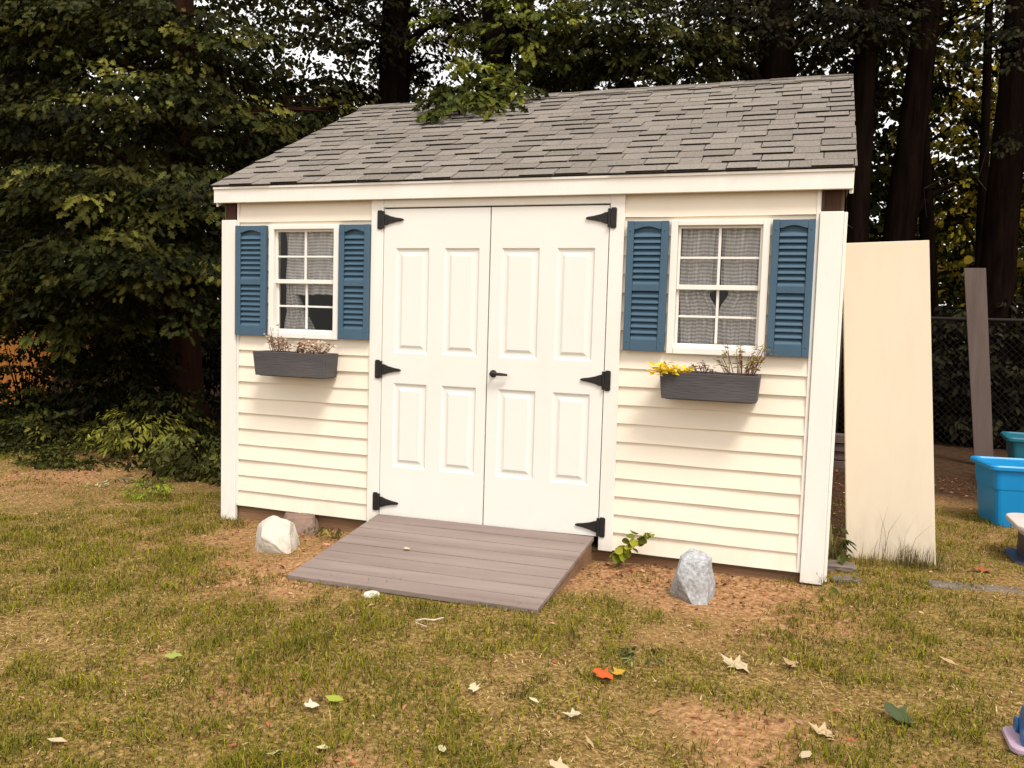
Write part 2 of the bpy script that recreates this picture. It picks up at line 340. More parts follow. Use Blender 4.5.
tag(lawn('green_grass', 560000, lambda g, d, x, y: np.clip(.02+g*1.3, 0, .98)*inyard(x, y), 0, (.0022, .0046), (.010, .040), [(.20,.185,.012),(.115,.12,.010),(.29,.25,.016),(.045,.052,.010),(.16,.15,.012),(.08,.088,.014)], M['grass'], 1.5),
    'short green and olive grass growing in patches over the yard', 'grass')
tag(lawn('dry_grass', 620000, lambda g, d, x, y: np.clip(.46-.45*d-.36*g, .04, 1)*inyard(x, y), 0, (.0018, .0036), (.008, .034), [(.56,.385,.14),(.43,.29,.085),(.27,.17,.045),(.68,.52,.27),(.16,.085,.03),(.06,.032,.012)], M['grass'], .9, flat=True),
    'dry straw coloured grass lying flat over the yard', 'grass')
# taller clumps standing out of the turf
nc = 1500; cx, cy = rng.uniform(-5.2, 5.6, nc), -3.1+5.0*rng.random(nc)**1.2; g, d = patches(cx, cy); ok = (rng.random(nc) < np.clip(g*1.5-.25, .02, 1)) & (wood_edge(cx, cy) < .3); cx, cy = cx[ok], cy[ok]; nc = len(cx)
nb = 46; tall = np.repeat(rng.uniform(.03, .075, nc), nb); spread = np.repeat(rng.uniform(.02, .065, nc), nb); x = np.repeat(cx, nb)+rng.normal(0, 1, nc*nb)*spread; y = np.repeat(cy, nb)+rng.normal(0, 1, nc*nb)*spread
ok = free(x, y); x, y, tall = x[ok], y[ok], tall[ok]; ci = np.repeat(rng.integers(0, 4, nc), nb)[ok]; n = len(x); a = rng.uniform(0, 6.28, n); h = tall*rng.uniform(.35, 1.0, n); ln = rng.uniform(.5, 2.0, n); wv = rng.uniform(.002, .0042, n); Z = np.zeros(n)
B = np.stack([np.stack([np.cos(a)*wv, np.sin(a)*wv, Z], 1), np.stack([-np.sin(a)*h*ln, np.cos(a)*h*ln, -.3*h*ln], 1), np.stack([Z, Z, h], 1)], 2)
cc = np.array([(.15,.16,.010),(.10,.115,.012),(.20,.19,.014),(.06,.075,.016)]); C = cc[ci]*rng.uniform(.5, 1.3, (n, 1)); dry = rng.random(n) < .18; C[dry] = np.array((.42, .30, .10))*rng.uniform(.6, 1.1, (dry.sum(), 1))
tag(cloud('grass_clumps', *BLADE, np.stack([x, y, ground_z(x, y)-.005], 1), B, C, M['grass']), 'taller greener clumps of grass standing out of the worn lawn', 'grass', kind='stuff')
# crumbs of brown leaf and bark
n = 64000; x = rng.uniform(-5.5, 6, n); y = rng.uniform(-3.1, 4.2, n); g, d = patches(x, y); we = wood_edge(x, y)
near = 1.1*np.exp(-((x-2.85)**2/.35+(y+.18)**2/.05))+.5*np.exp(-((x+3.2)**2/3+(y-1.3)**2/.25))+.6*np.exp(-((x-.7)**2/.8+(y+.2)**2/.1))
ok = (rng.random(n) < np.clip(.05+.35*d+.9*near+.5*we, 0, 1)) & free(x, y); x, y = x[ok], y[ok]; n = len(x)
a = rng.uniform(0, 6.28, n); D = np.stack([np.cos(a), np.sin(a), rng.uniform(-.3, .3, n)], 1); Nn = np.stack([rng.normal(0, .35, n), rng.normal(0, .35, n), np.ones(n)], 1)
lc = np.array([(.26,.10,.045),(.33,.15,.07),(.14,.055,.028),(.44,.26,.15),(.085,.035,.02),(.30,.10,.045)])
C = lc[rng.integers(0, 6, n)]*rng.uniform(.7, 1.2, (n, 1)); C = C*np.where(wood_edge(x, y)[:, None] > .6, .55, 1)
tag(cloud('leaf_litter', *SIMPLE, np.stack([x, y, ground_z(x, y)+rng.uniform(.004, .014, n)], 1), basis(D, Nn, rng.uniform(.010, .034, n)), C, M['litter']),
    'reddish brown crumbs of leaves littering the soil', 'leaf litter', kind='stuff')

# ------------------------------------------------------------------ SHED
W, DEP, EAVE = 3.72, 3.66, 1.955
S = .1016
shed = thing('garden_shed', 'cream vinyl sided garden shed with grey shingle roof and white double doors', 'shed', (W/2, 0, -.1))
WIN = [(.357, .861), (2.872, 3.376)]; WZ0, WZ1 = 1.105, 1.808
def siding(mb, frm, to, u0, u1, holes, side):
    """lap siding between rows frm..to; side maps (u, out, z) to a point"""
    rows = [(i*S, (i+1)*S) for i in range(18)]+[(18*S, EAVE)]
    for z0, z1 in rows:
        segs = [(u0, u1, z0, z1)]
        for hx0, hx1, hz0, hz1 in holes:
            out = []
            for a, b, c, d in segs:
                if d <= hz0 or c >= hz1 or b <= hx0 or a >= hx1: out.append((a, b, c, d)); continue
                if a < hx0: out.append((a, hx0, c, d))
                if b > hx1: out.append((hx1, b, c, d))
                if c < hz0: out.append((max(a, hx0), min(b, hx1), c, hz0))
                if d > hz1: out.append((max(a, hx0), min(b, hx1), hz1, d))
            segs = out
        ph = random.uniform(0, 6.28)
        for a, b, c, d in segs:
            n = max(2, int((b-a)/.12)); us = np.linspace(a, b, n+1); vs = []; fs = []
            for u in us:
                wv = .0012*math.sin(u*5.1+ph)+.0008*math.sin(u*13+2*ph)
                f = lambda z: .016-.012*(z-z0)/(z1-z0)+wv
                vs += [side(u, .001, c), side(u, f(c), c+wv*1.2), side(u, f(d), d+(wv*.6 if d == z1 else 0))]
            for k in range(n):
                fs += [(3*k, 3*k+3, 3*k+4, 3*k+1), (3*k+1, 3*k+4, 3*k+5, 3*k+2)]
            mb.add(vs, fs)
mb = MB(); front = lambda u, o, z: (u, -o, z)
H = [(a-.0, b+.0, WZ0, WZ1) for a, b in WIN]
siding(mb, 0, 19, .108, 1.086, H, front); siding(mb, 0, 19, 2.618, 3.612, H, front)
siding(mb, 0, 19, .1, DEP-.1, [], lambda u, o, z: (W+o, u, z))
siding(mb, 0, 19, .1, DEP-.1, [], lambda u, o, z: (-o, DEP-u, z))
siding(mb, 0, 19, .1, W-.1, [], lambda u, o, z: (W-u, DEP+o, z))
SL = (2.985-2.05)/(1.83+.06)           # roof slope
for xx, sg in ((W+.004, 1), (-.004, -1)):
    z = EAVE; top = 2.93
    while z < top-.03:                 # gable siding above the eaves
        z1 = min(z+S, top); y0 = max(.03, (z-1.99)/SL); y1 = max(.03, (z1-1.99)/SL)
        mb.add([(xx+sg*.011, y0, z), (xx+sg*.011, DEP-y0, z), (xx, DEP-y1, z1), (xx, y1, z1)], [(0, 1, 2, 3)]); z = z1
mb.build('wall', M['siding'], shed)
mb = MB()                              # inner skin of the walls, floor deck and ceiling lining: the room behind the panes
t = .012
for x0, x1, z0, z1 in [(0, WIN[0][0], 0, EAVE), (WIN[0][1], 1.1, 0, EAVE), (2.6, WIN[1][0], 0, EAVE), (WIN[1][1], W, 0, EAVE), (1.1, 2.6, 1.9, EAVE)]:
    mb.box(x0, x1, .002, .09, z0, z1)
for a, b in WIN: mb.box(a, b, .002, .09, 0, WZ0); mb.box(a, b, .002, .09, WZ1, EAVE)
mb.box(0, .06, .092, DEP-.01, 0, EAVE); mb.box(W-.06, W-.001, .092, DEP-.01, 0, EAVE); mb.box(.062, W-.062, DEP-.06, DEP-.001, 0, EAVE)
mb.box(.004, W-.004, .004, DEP-.004, -.02, -.002); mb.box(.062, W-.062, .092, DEP-.062, EAVE-.04, EAVE-.002)
mb.build('wall_lining', M['inner'], shed)
mb = MB(); mb.box(.05, W-.03, .012, .11, -.16, -.021); mb.box(.05, .14, .112, DEP-.05, -.22, -.021); mb.box(W-.12, W-.03, .112, DEP-.05, -.22, -.021); mb.box(.05, W-.05, DEP-.1, DEP-.03, -.24, -.021)
mb.build('foundation_beam', M['beam'], shed, bevel=.004)
# corner trims
for x0, x1, sd in ((0, .110, 0), (3.609, 3.721, 1)):
    mb = MB(); zb = -.105 if sd == 0 else -.046
    mb.box(x0, x1, -.030, -.0005, zb, 1.842)
    xs0 = -.019 if sd == 0 else W+.0015
    mb.box(xs0, xs0+.0175, .0005, .11, zb+.01, 1.842)
    mb.build('corner_trim', M['white'], shed, bevel=.003)
    mb = MB(); xa = x0+.02 if sd == 0 else x0+.02
    mb.box(xa, xa+.075, -.014, .0, 1.844, EAVE+.02); mb.build('corner_stud', M['rot'], shed, bevel=.004)
for yb in (DEP,):
    for x0, x1 in ((-.018, .11), (3.61, W+.018)):
        mb = MB(); mb.box(x0, x1, yb+.001, yb+.03, -.2, 1.9); mb.build('corner_trim', M['white'], shed, bevel=.003)
for u in (3.592, .1115): mb = MB(); mb.box(u, u+.0145, -.019, -.002, .01, EAVE-.005); mb.build('siding_channel', M['white'], shed)
# roof
X0, X1 = -.036, 3.756; YE, ZE = -.062, 2.05; YR, ZR = 1.83, 2.985
sl = math.hypot(YR-YE, ZR-ZE); ud = ((YR-YE)/sl, (ZR-ZE)/sl); nrm = (-ud[1], ud[0])
def roofpt(x, s, h, back=False):
    y = YE-.014+ud[0]*s+nrm[0]*h; z = ZE-.003+ud[1]*s+nrm[1]*h
    return (x, 2*YR-y if back else y, z)
mb = MB(); LEN = sl+.015; NC = 17; EX = LEN/NC
for back in (False, True):
    for r in range(NC):
        xx = X0-.012+(-.305 if r % 2 else -.16)+random.uniform(-.02, .02); base = .004
        while xx < X1+.012:
            wd = .305; xa, xb = max(xx+.003, X0-.012), min(xx+wd-.003, X1+.012); xx += wd
            if xb-xa < .01: continue
            # a tab, and often a second laminated layer over part of it
            tint = random.uniform(.84, 1.1); c = (.205*tint, .184*tint, .164*tint)
            s0 = r*EX+random.uniform(-.003, .003); s1 = (r+1)*EX+.03
            def slab(xa, xb, h0, h1, c, dark=False):
                p = [roofpt(xa, s0, h0, back), roofpt(xb, s0, h0, back), roofpt(xb, s1, h0-.006, back), roofpt(xa, s1, h0-.006, back)]
                q = [roofpt(xa, s0, h1, back), roofpt(xb, s0, h1, back), roofpt(xb, s1, .002+base, back), roofpt(xa, s1, .002+base, back)]
                if back: p = p[::-1]; q = q[::-1]
                mb.hexa(p, q, c); i0 = len(mb.v); mb.add([tuple(np.array(v)+np.array([0, .0006 if back else -.0006, 0])) for v in ((p[3], p[2], q[2], q[3]) if back else (p[0], p[1], q[1], q[0]))], [(0, 1, 2, 3)], (.022, .019, .017) if dark else (.10, .09, .08))  # butt edge coloured dark: bare asphalt, and drop shadow put into the colour
            th = random.uniform(.004, .006)
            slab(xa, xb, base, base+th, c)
            if random.random() < .92:
                f = random.uniform(.5, .72)*wd; o = random.choice((0, wd-f))+xx-wd
                a, b = max(o+.004, xa+.001), min(o+f, xb-.001)
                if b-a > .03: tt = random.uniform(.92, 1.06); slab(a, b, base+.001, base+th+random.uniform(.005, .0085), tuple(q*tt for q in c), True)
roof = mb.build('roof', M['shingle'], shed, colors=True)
mb = MB()
for back in (False, True):
    p = [roofpt(X0, .03, -.02, back), roofpt(X1, .03, -.02, back), roofpt(X1, sl-.01, -.02, back), roofpt(X0, sl-.01, -.02, back)]
    q = [roofpt(X0, .004, .003, back), roofpt(X1, .004, .003, back), roofpt(X1, sl-.001, .003, back), roofpt(X0, sl-.001, .003, back)]
    if back: p = p[::-1]; q = q[::-1]
    mb.hexa(p, q)
mb.build('roof_deck', M['felt'], roof)
mb = MB(); xx = X0-.012
while xx < X1:
    xb = min(xx+.17, X1+.012); t = random.uniform(.85, 1.1); c = (.19*t, .17*t, .152*t)
    for back in (False, True):
        h = random.uniform(.016, .024)
        p = [roofpt(xx, sl-.08, .012, back), roofpt(xb, sl-.08, .012, back), roofpt(xb, sl+.032, .012, back), roofpt(xx, sl+.032, .012, back)]
        q = [roofpt(xx, sl-.08, h, back), roofpt(xb, sl-.08, h, back), roofpt(xb, sl+.032, h, back), roofpt(xx, sl+.032, h, back)]
        if back: p = p[::-1]; q = q[::-1]
        mb.hexa(p, q, c)
    xx = xb+.002
mb.build('ridge_cap', M['shingle'], roof, colors=True)
for yb in (0, 1):
    mb = MB()
    if yb == 0: mb.box(X0, X1, YE, YE+.022, 1.946, 2.043); mb.box(X0-.002, X1+.002, YE-.008, YE-.001, 2.030, 2.045)
    else: mb.box(X0, X1, 2*YR-YE-.022, 2*YR-YE, 1.948, 2.037)
    mb.build('fascia', M['white'], shed, bevel=.003)
for xa, xb in ((X0-.001, X0+.018), (X1-.018, X1+.001)):   # sloping boards along the gables
    mb = MB()
    def ry(y): return ZE-.035+(y-YE)*SL
    mb.hexa([(xa, YE+.024, 1.925), (xb, YE+.024, 1.925), (xb, YR, ry(YR)-.09), (xa, YR, ry(YR)-.09)], [(xa, YE+.024, ry(YE+.024)), (xb, YE+.024, ry(YE+.024)), (xb, YR, ry(YR)), (xa, YR, ry(YR))])
    mb.hexa([(xa, YR+.001, ry(YR)-.09), (xb, YR+.001, ry(YR)-.09), (xb, 2*YR-YE-.024, 1.925), (xa, 2*YR-YE-.024, 1.925)], [(xa, YR+.001, ry(YR)), (xb, YR+.001, ry(YR)), (xb, 2*YR-YE-.024, ry(YE+.024)), (xa, 2*YR-YE-.024, ry(YE+.024))])
    mb.build('rake_board', M['white'], shed, bevel=.003)
mb = MB(); mb.box(X0+.02, X1-.02, YE+.0225, -.001, 1.958, 1.972); mb.build('soffit', M['soffit'], shed)
# door frame
mb = MB(); TL, DL, DC, DR, TR = 1.083, 1.168, 1.849, 2.537, 2.621
mb.box(TL, DL-.003, -.030, -.0005, -.005, 1.95); mb.box(DR+.004, TR, -.030, -.0005, -.005, 1.95); mb.box(DL-.0025, DR+.0035, -.0285, -.0005, 1.902, 1.948)
mb.build('door_frame', M['white'], shed, bevel=.003)
PZ = [(.353, .861), (1.043, 1.664)]
def door(x0, x1, cols, zb0, zb1):
    mb = MB(); yf = -.026; zt = 1.893; xsn = [x0]+[q for c in cols for q in c]+[x1]; zsn = [zb0]+[q for c in PZ for q in c]+[zt]
    bot = lambda x: zb0+(zb1-zb0)*(x-x0)/(x1-x0)
    zz = lambda x, z: bot(x) if z == zb0 else z
    for i in range(5):
        for j in range(5):
            a, b, c, d = xsn[i], xsn[i+1], zsn[j], zsn[j+1]
            if i % 2 == 1 and j % 2 == 1:
                rings = [(0, yf), (.010, yf+.0095), (.020, yf+.0105), (.030, yf+.0095), (.046, yf+.002)]
                vs = []
                for e, yy in rings: vs += [(a+e, yy, c+e), (b-e, yy, c+e), (b-e, yy, d-e), (a+e, yy, d-e)]
                fs = [(4*k+q, 4*k+(q+1) % 4, 4*k+4+(q+1) % 4, 4*k+4+q) for k in range(len(rings)-1) for q in range(4)]+[tuple(range(4*len(rings)-4, 4*len(rings)))]
                mb.add(vs, fs)
            else: mb.add([(a, yf, zz(a, c)), (b, yf, zz(b, c)), (b, yf, d), (a, yf, d)], [(0, 1, 2, 3)])
    for p, q in (((x0, bot(x0)), (x1, bot(x1))), ((x1, bot(x1)), (x1, zt)), ((x1, zt), (x0, zt)), ((x0, zt), (x0, bot(x0)))):
        mb.add([(p[0], yf, p[1]), (p[0], .012, p[1]), (q[0], .012, q[1]), (q[0], yf, q[1])], [(0, 1, 2, 3)])
    mb.add([(x0, .012, bot(x0)), (x0, .012, zt), (x1, .012, zt), (x1, .012, bot(x1))], [(0, 1, 2, 3)])
    return mb.build('door', M['door'], shed)
dl = door(DL+.002, DC-.004, [(1.25, 1.468), (1.566, 1.784)], .052, .058); dr = door(DC+.004, DR-.001, [(1.921, 2.147), (2.248, 2.464)], .058, .072)
def hinge(par, xj, z, sg):
    """strap hinge: leaf plate on the frame, barrel, tapering strap on the door, screws"""
    mb = MB(); y0, y1 = -.0365, -.0305
    X = lambda u: xj+sg*u
    def pr(pts, a, b): mb.prism([(X(u), z+v) for u, v in (pts if sg > 0 else pts[::-1])], a, b)
    pr([(-.041, -.05), (-.034, -.056), (-.012, -.056), (-.010, -.05), (-.010, .05), (-.012, .056), (-.034, .056), (-.041, .05)], y0, y1)
    pr([(.008, -.032), (.022, -.030), (.045, -.021), (.085, -.012), (.118, -.0075), (.128, -.004), (.131, 0), (.128, .004), (.118, .0075), (.085, .012), (.045, .021), (.022, .030), (.008, .032)], y0, -.0265)
    mb.tube([(X(-.001), -.036, z-.05), (X(-.001), -.036, z+.05)], [.0085, .0085], 10)
    for u, v in ((-.028, .04), (-.028, 0), (-.028, -.04), (.03, .012), (.03, -.012), (.07, 0), (.112, 0)):
        mb.tube([(X(u), y0+.001, z+v), (X(u), y0-.003, z+v)], [.0045, .0035], 8)
    mb.build('hinge', M['iron'], par, bevel=.001, seg=1)
for z in (1.830, .940, .132): hinge(dl, DL, z, 1)
for z in (1.824, .942, .127): hinge(dr, DR, z, -1)
mb = MB(); hz = .948
mb.tube([(1.889, -.0265, hz), (1.889, -.034, hz)], [.022, .020], 16); mb.tube([(1.889, -.034, hz), (1.889, -.06, hz)], [.009, .009], 10)
mb.tube([(1.882, -.062, hz), (1.91, -.064, hz+.001), (1.955, -.060, hz), (1.984, -.052, hz-.002)], [.010, .0095, .0085, .006], 10)
mb.build('handle', M['iron'], dr, smooth=True)
# windows
def window(x0, x1):
    z0, z1 = WZ0, WZ1; mid = 1.458
    mb = MB(); f = .036
    mb.box(x0, x0+f, -.030, .05, z0, z1); mb.box(x1-f, x1, -.030, .05, z0, z1); mb.box(x0+f, x1-f, -.030, .05, z1-.028, z1); mb.box(x0+f, x1-f, -.034, .05, z0, z0+.034)
    fr = mb.build('window', M['white'], shed, bevel=.003)
    for k, (a, b, yy) in enumerate(((mid-.012, z1-.028, .006), (z0+.034, mid+.012, .022))):
        mb = MB(); e = .013; xa, xb = x0+f+.001, x1-f-.001
        mb.box(xa, xa+e, yy-.012, yy+.012, a, b); mb.box(xb-e, xb, yy-.012, yy+.012, a, b); mb.box(xa+e, xb-e, yy-.012, yy+.012, b-e, b-.001); mb.box(xa+e, xb-e, yy-.012, yy+.012, a, a+(.026 if k == 0 else .022))
        xm = (xa+xb)/2; zm = (a+b)/2; mb.box(xm-.007, xm+.007, yy-.009, yy+.009, a+.026, b-e); mb.box(xa+e, xm-.0075, yy-.008, yy+.008, zm-.006, zm+.006); mb.box(xm+.0075, xb-e, yy-.008, yy+.008, zm-.006, zm+.006)
        mb.build('sash', M['white'], fr, bevel=.002)
        mb = MB(); yg = yy+.0005; mb.add([(xa+.005, yg, a+.005), (xb-.005, yg, a+.005), (xb-.005, yg, b-.005), (xa+.005, yg, b-.005)], [(0, 1, 2, 3)])
        mb.build('pane', M['glass'], fr)
for a, b in WIN: window(a, b)
# shutters
def shutter(x0, x1, z0=1.113, z1=1.804):
    mb = MB(); st = (x1-x0)*.17; ya, yb = -.046, -.018; mid = z0+(z1-z0)*.49
    mb.box(x0, x0+st, ya, yb, z0, z1); mb.box(x1-st, x1, ya, yb, z0, z1)
    xa, xb = x0+st+.0005, x1-st-.0005
    mb.box(xa, xb, ya+.001, yb, z0, z0+.062); mb.box(xa, xb, ya+.001, yb, mid-.018, mid+.018)
    # top rail with an arched lower edge
    pts = [(xa, z1-.001), (xa, z1-.044)]
    for k in range(9): t = k/8; pts.append((xa+(xb-xa)*(.08+.84*t), z1-.044+.014*math.sin(math.pi*t)**1.0*(1.0)))
    pts += [(xb, z1-.044), (xb, z1-.001)]; mb.prism(pts[::-1], ya+.001, yb)
    mb.box(xa, xb, yb-.002, yb+.004, z0+.01, z1-.01)   # backing
    for za, zb in ((z0+.062, mid-.018), (mid+.018, z1-.052)):
        n = max(3, round((zb-za)/.0315)); h = (zb-za)/n
        for k in range(n):
            c = za+(k+.5)*h; q = h*.60
            mb.hexa([(xa, ya+.004, c-q), (xb, ya+.004, c-q), (xb, yb-.004, c+q*.55), (xa, yb-.004, c+q*.55)], [(xa, ya+.004, c-q+.006), (xb, ya+.004, c-q+.006), (xb, yb-.004, c+q*.55+.006), (xa, yb-.004, c+q*.55+.006)])
    for u in (x0+st*.5, x1-st*.5):
        for z in (z0+.05, z1-.05): mb.tube([(u, ya+.001, z), (u, ya-.003, z)], [.006, .004], 8)
    return mb.build('shutter', M['shutter'], shed, bevel=.0015, seg=1)
for a, b in ((.116, .346), (.872, 1.080), (2.640, 2.862), (3.386, 3.592)): shutter(a, b)

# curtains: gathered cloth hanging behind the panes
def cloth(name, label, x0, x1, prof, group):
    """prof(t): for t 0 (top)..1 (bottom) gives x-left, x-right, z"""
    nx, nz = 70, 40; vs = []; fs = []; uv = []
    for j in range(nz+1):
        a, b, z = prof(j/nz)
        for i in range(nx+1):
            s = i/nx; xx = a+(b-a)*s; g = .018*math.sin(s*34+1.3*math.sin(j*.12))+.005*math.sin(s*91+j*.2)
            vs.append((xx, .060+g, z+.0018*math.sin(s*34+.8)+.003*math.sin(s*9+2))); uv.append((x0+(x1-x0)*s*1.5, z))
    for j in range(nz):
        for i in range(nx): k = j*(nx+1)+i; fs.append((k, k+nx+1, k+nx+2, k+1))
    me = bpy.data.meshes.new(name); me.from_pydata(vs, [], fs); ul = me.uv_layers.new(name='UVMap')
    for lp in me.loops: ul.data[lp.index].uv = uv[lp.vertex_index]
    me.polygons.foreach_set('use_smooth', [True]*len(fs)); me.materials.append(M['curtain'])
    o = bpy.data.objects.new(name, me); COL.objects.link(o); return tag(o, label, 'curtain', group)
GC = 'gingham curtains behind the shed windows'
a, b = WIN[0][0]+.035, WIN[0][1]-.035
cloth('curtain', 'grey checked valance across upper half of the left window', a, b, lambda t: (a+.02+.03*t, b, 1.80-.42*t+0), GC)
def pl(t):
    w_ = .05+.16*max(0, (t-.15))/.85
    return a+.05-.02*t, a+.05+w_+.01, 1.455-.34*t
cloth('curtain', 'narrow flared grey checked curtain hanging low in the left window', a, a+.3, pl, GC)
a2, b2 = WIN[1][0]+.03, WIN[1][1]-.03; m2 = (a2+b2)/2
def gap(t):
    z = 1.80-.69*t; k = math.exp(-((z-1.43)/.055)**2); return z, .004+.045*k*(1 if z < 1.455 else .2)
cloth('curtain', 'grey checked curtain in the right window, half nearer the double doors', a2, m2, lambda t: (a2, m2-gap(t)[1], gap(t)[0]), GC)
cloth('curtain', 'grey checked curtain in the right window, half nearer the shed corner', m2, b2, lambda t: (m2+gap(t)[1], b2, gap(t)[0]), GC)

# ------------------------------------------------------------------ window boxes
def window_box(x0, x1, z0, z1, label, tilt=0):
    t = thing('window_box', label, 'planter', ((x0+x1)/2, -.018, z0), 'window boxes under the shed windows')
    ya, yb = -.178, -.020; e = .014; k = .012
    mb = MB(); mb.hexa([(x0+k, ya+k, z0), (x1-k, ya+k, z0), (x1-k, ya+k+e, z0), (x0+k, ya+k+e, z0)], [(x0, ya, z1), (x1, ya, z1+tilt), (x1, ya+e, z1+tilt), (x0, ya+e, z1)]); mb.build('front_board', M['boxwood'], t, bevel=.003)
    for xe, s in ((x0, 1), (x1, -1)):
        mb = MB(); mb.hexa([(xe+s*k, ya+k+e+.001, z0), (xe+s*(k+e), ya+k+e+.001, z0), (xe+s*(k+e), yb, z0), (xe+s*k, yb, z0)][::s], [(xe, ya+e+.001, z1), (xe+s*e, ya+e+.001, z1), (xe+s*e, yb, z1), (xe, yb, z1)][::s]); mb.build('end_board', M['boxwood'], t, bevel=.003)
    mb = MB(); mb.box(x0+.03, x1-.03, ya+.03, yb, z0-.004, z0+.012); mb.box(x0+.016, x1-.016, yb-.0005, yb+.004, z0+.013, z1); mb.build('back_board', M['boxwood'], t)
    mb = MB(); mb.box(x0+.017, x1-.017, ya+.022, yb-.002, z1-.03, z1-.018); mb.build('soil', M['soil'], t)
    return t
window_box(.352, .866, .874, 1.022, 'grey painted window box with dried pinkish blooms under the left window')
window_box(2.868, 3.368, .876, 1.016, 'dark grey window box with yellow plant under the right window', -.004)
def sprig(name, label, cat, cx, cy, cz, spread, n, hgt, leafc, stemc, ls, per=8, shape=LANCE, up=1.0, droop=0, yspread=.04, heads=None):
    """a potted plant: thin stems, and leaves or small blooms along them"""
    t = thing(name, label, cat, (cx, cy, cz)); mb = MB(); P = []; D = []
    for i in range(n):
        a = random.uniform(-1, 1); bx = cx+a*spread*.55; by = cy+random.uniform(-1, 1)*yspread; h = hgt*random.uniform(.45, 1.0)
        tip = (bx+a*spread*.6+random.uniform(-.3, .3)*spread, by-random.uniform(-.02, .05)*(1+droop), cz+h*up-droop*abs(a)*.05)
        mid = ((bx+tip[0])/2+random.uniform(-.01, .01), (by+tip[1])/2, cz+h*.6)
        mb.tube([(bx, by, cz), mid, tip], [.0022, .0018, .001], 5)
        for k in range(per):
            s = random.uniform(.3, 1.05); q = np.array((bx, by, cz))*(1-s)**2+2*s*(1-s)*np.array(mid)+s*s*np.array(tip)
            P.append(q+np.array([random.gauss(0, .006), random.gauss(0, .006), random.gauss(0, .006)])); an = random.uniform(0, 6.28); D.append((math.cos(an), math.sin(an)-.3, random.uniform(-.3, .6)))
    mb.build('stems', mat(name+' stem', stemc, tuple(q*1.4 for q in stemc), .8, 20), t)
    P = np.array(P); D = np.array(D); C = np.array(leafc)[rng.integers(0, len(leafc), len(P))]*rng.uniform(.75, 1.2, (len(P), 1))
    cloud('foliage', *shape, P, basis(D, rng.normal(0, .5, P.shape)+(0, -.4, .8), rng.uniform(.6, 1.2, len(P))*ls), C, M['petal'], t)
    return t
zb = .998
for cx, n, lab in ((.56, 10, 'dry pinkish seed heads in the middle of the left window box'), (.73, 10, 'dry pinkish cream blooms in the left window box, at its end nearer the doors')):
    sprig('dried_flowers', lab, 'flowers', cx, -.10, zb, .14, n*2, .10 if cx > .6 else .20 if cx < .3 else .13, [(.62,.46,.34),(.5,.33,.22),(.30,.16,.09),(.66,.55,.42)], (.10, .05, .03), .026, 12, SIMPLE)
sprig('dried_flowers', 'thin dark stalks standing tallest at left end of left window box', 'flowers', .47, -.09, zb, .07, 10, .2, [(.16,.08,.05),(.4,.22,.13),(.12,.08,.03)], (.06, .028, .02), .022, 6, LANCE)
sprig('yellow_plant', 'bright yellow leafed plant at left end of right window box', 'plant', 2.93, -.13, zb-.005, .10, 16, .075, [(.75,.50,.02),(.82,.60,.04),(.60,.42,.03)], (.25, .16, .02), .055, 8, LANCE, droop=.6)
sprig('withered_plant', 'withered dark brown plant in the middle of right window box', 'plant', 3.09, -.12, zb, .07, 14, .09, [(.11,.05,.04),(.2,.09,.07),(.26,.17,.12)], (.07, .03, .025), .024, 9, LANCE, droop=.5)
sprig('withered_plant', 'spindly red stemmed plant with olive leaves at right end of right window box', 'plant', 3.27, -.11, zb, .12, 26, .19, [(.26,.20,.03),(.34,.28,.06),(.15,.07,.04),(.20,.18,.04)], (.12, .04, .03), .03, 9, LANCE)

# ------------------------------------------------------------------ ramp
ramp = thing('wooden_ramp', 'low weathered mauve grey plank ramp leading up to the shed doors', 'ramp', (1.75, -.38, -.1))
gzf = lambda px, py, o: at(px, py, z=float(ground_z(*at(px, py, z=-.095)[:2]))+o)
Fl, Fr, Br, Bl = gzf(287, 577, .012), gzf(537, 612, .014), np.array([2.520, -.036, .062]), np.array([1.168, -.036, .048])
mb = MB(); NP = 8
for k in range(NP):
    a, b = k/NP+.0033, (k+1)/NP-.0033
    L0, L1 = Fl+(Bl-Fl)*a, Fl+(Bl-Fl)*b; R0, R1 = Fr+(Br-Fr)*a, Fr+(Br-Fr)*b; j = random.uniform(-.0007, .0007)
    top = [p+np.array([0, 0, .010+j]) for p in (L0, R0, R1, L1)]; bot = [p+np.array([0, 0, -.014]) for p in (L0, R0, R1, L1)]
    mb.hexa(bot, top)
mb.build('deck', M['ramp'], ramp, bevel=.0025)
for (A, B_) in ((Fl, Bl), (Fr, Br), ((Fl+Fr)/2, (Bl+Br)/2)):
    ins = np.array([.012 if A is Fl else -.03 if A is Fr else 0, .03, 0]); A2 = A+ins; B2 = B_+ins*np.array([1, -.3, 0]); o = np.array([.02, 0, 0])
    mb = MB(); mb.hexa([A2+(0, 0, -.05), A2+o+(0, 0, -.05), B2+o+(0, 0, -.2), B2+(0, 0, -.2)], [A2+(0, 0, -.0145), A2+o+(0, 0, -.0145), B2+o+(0, 0, -.0145), B2+(0, 0, -.0145)])
    mb.build('stringer', M['beam'], ramp)

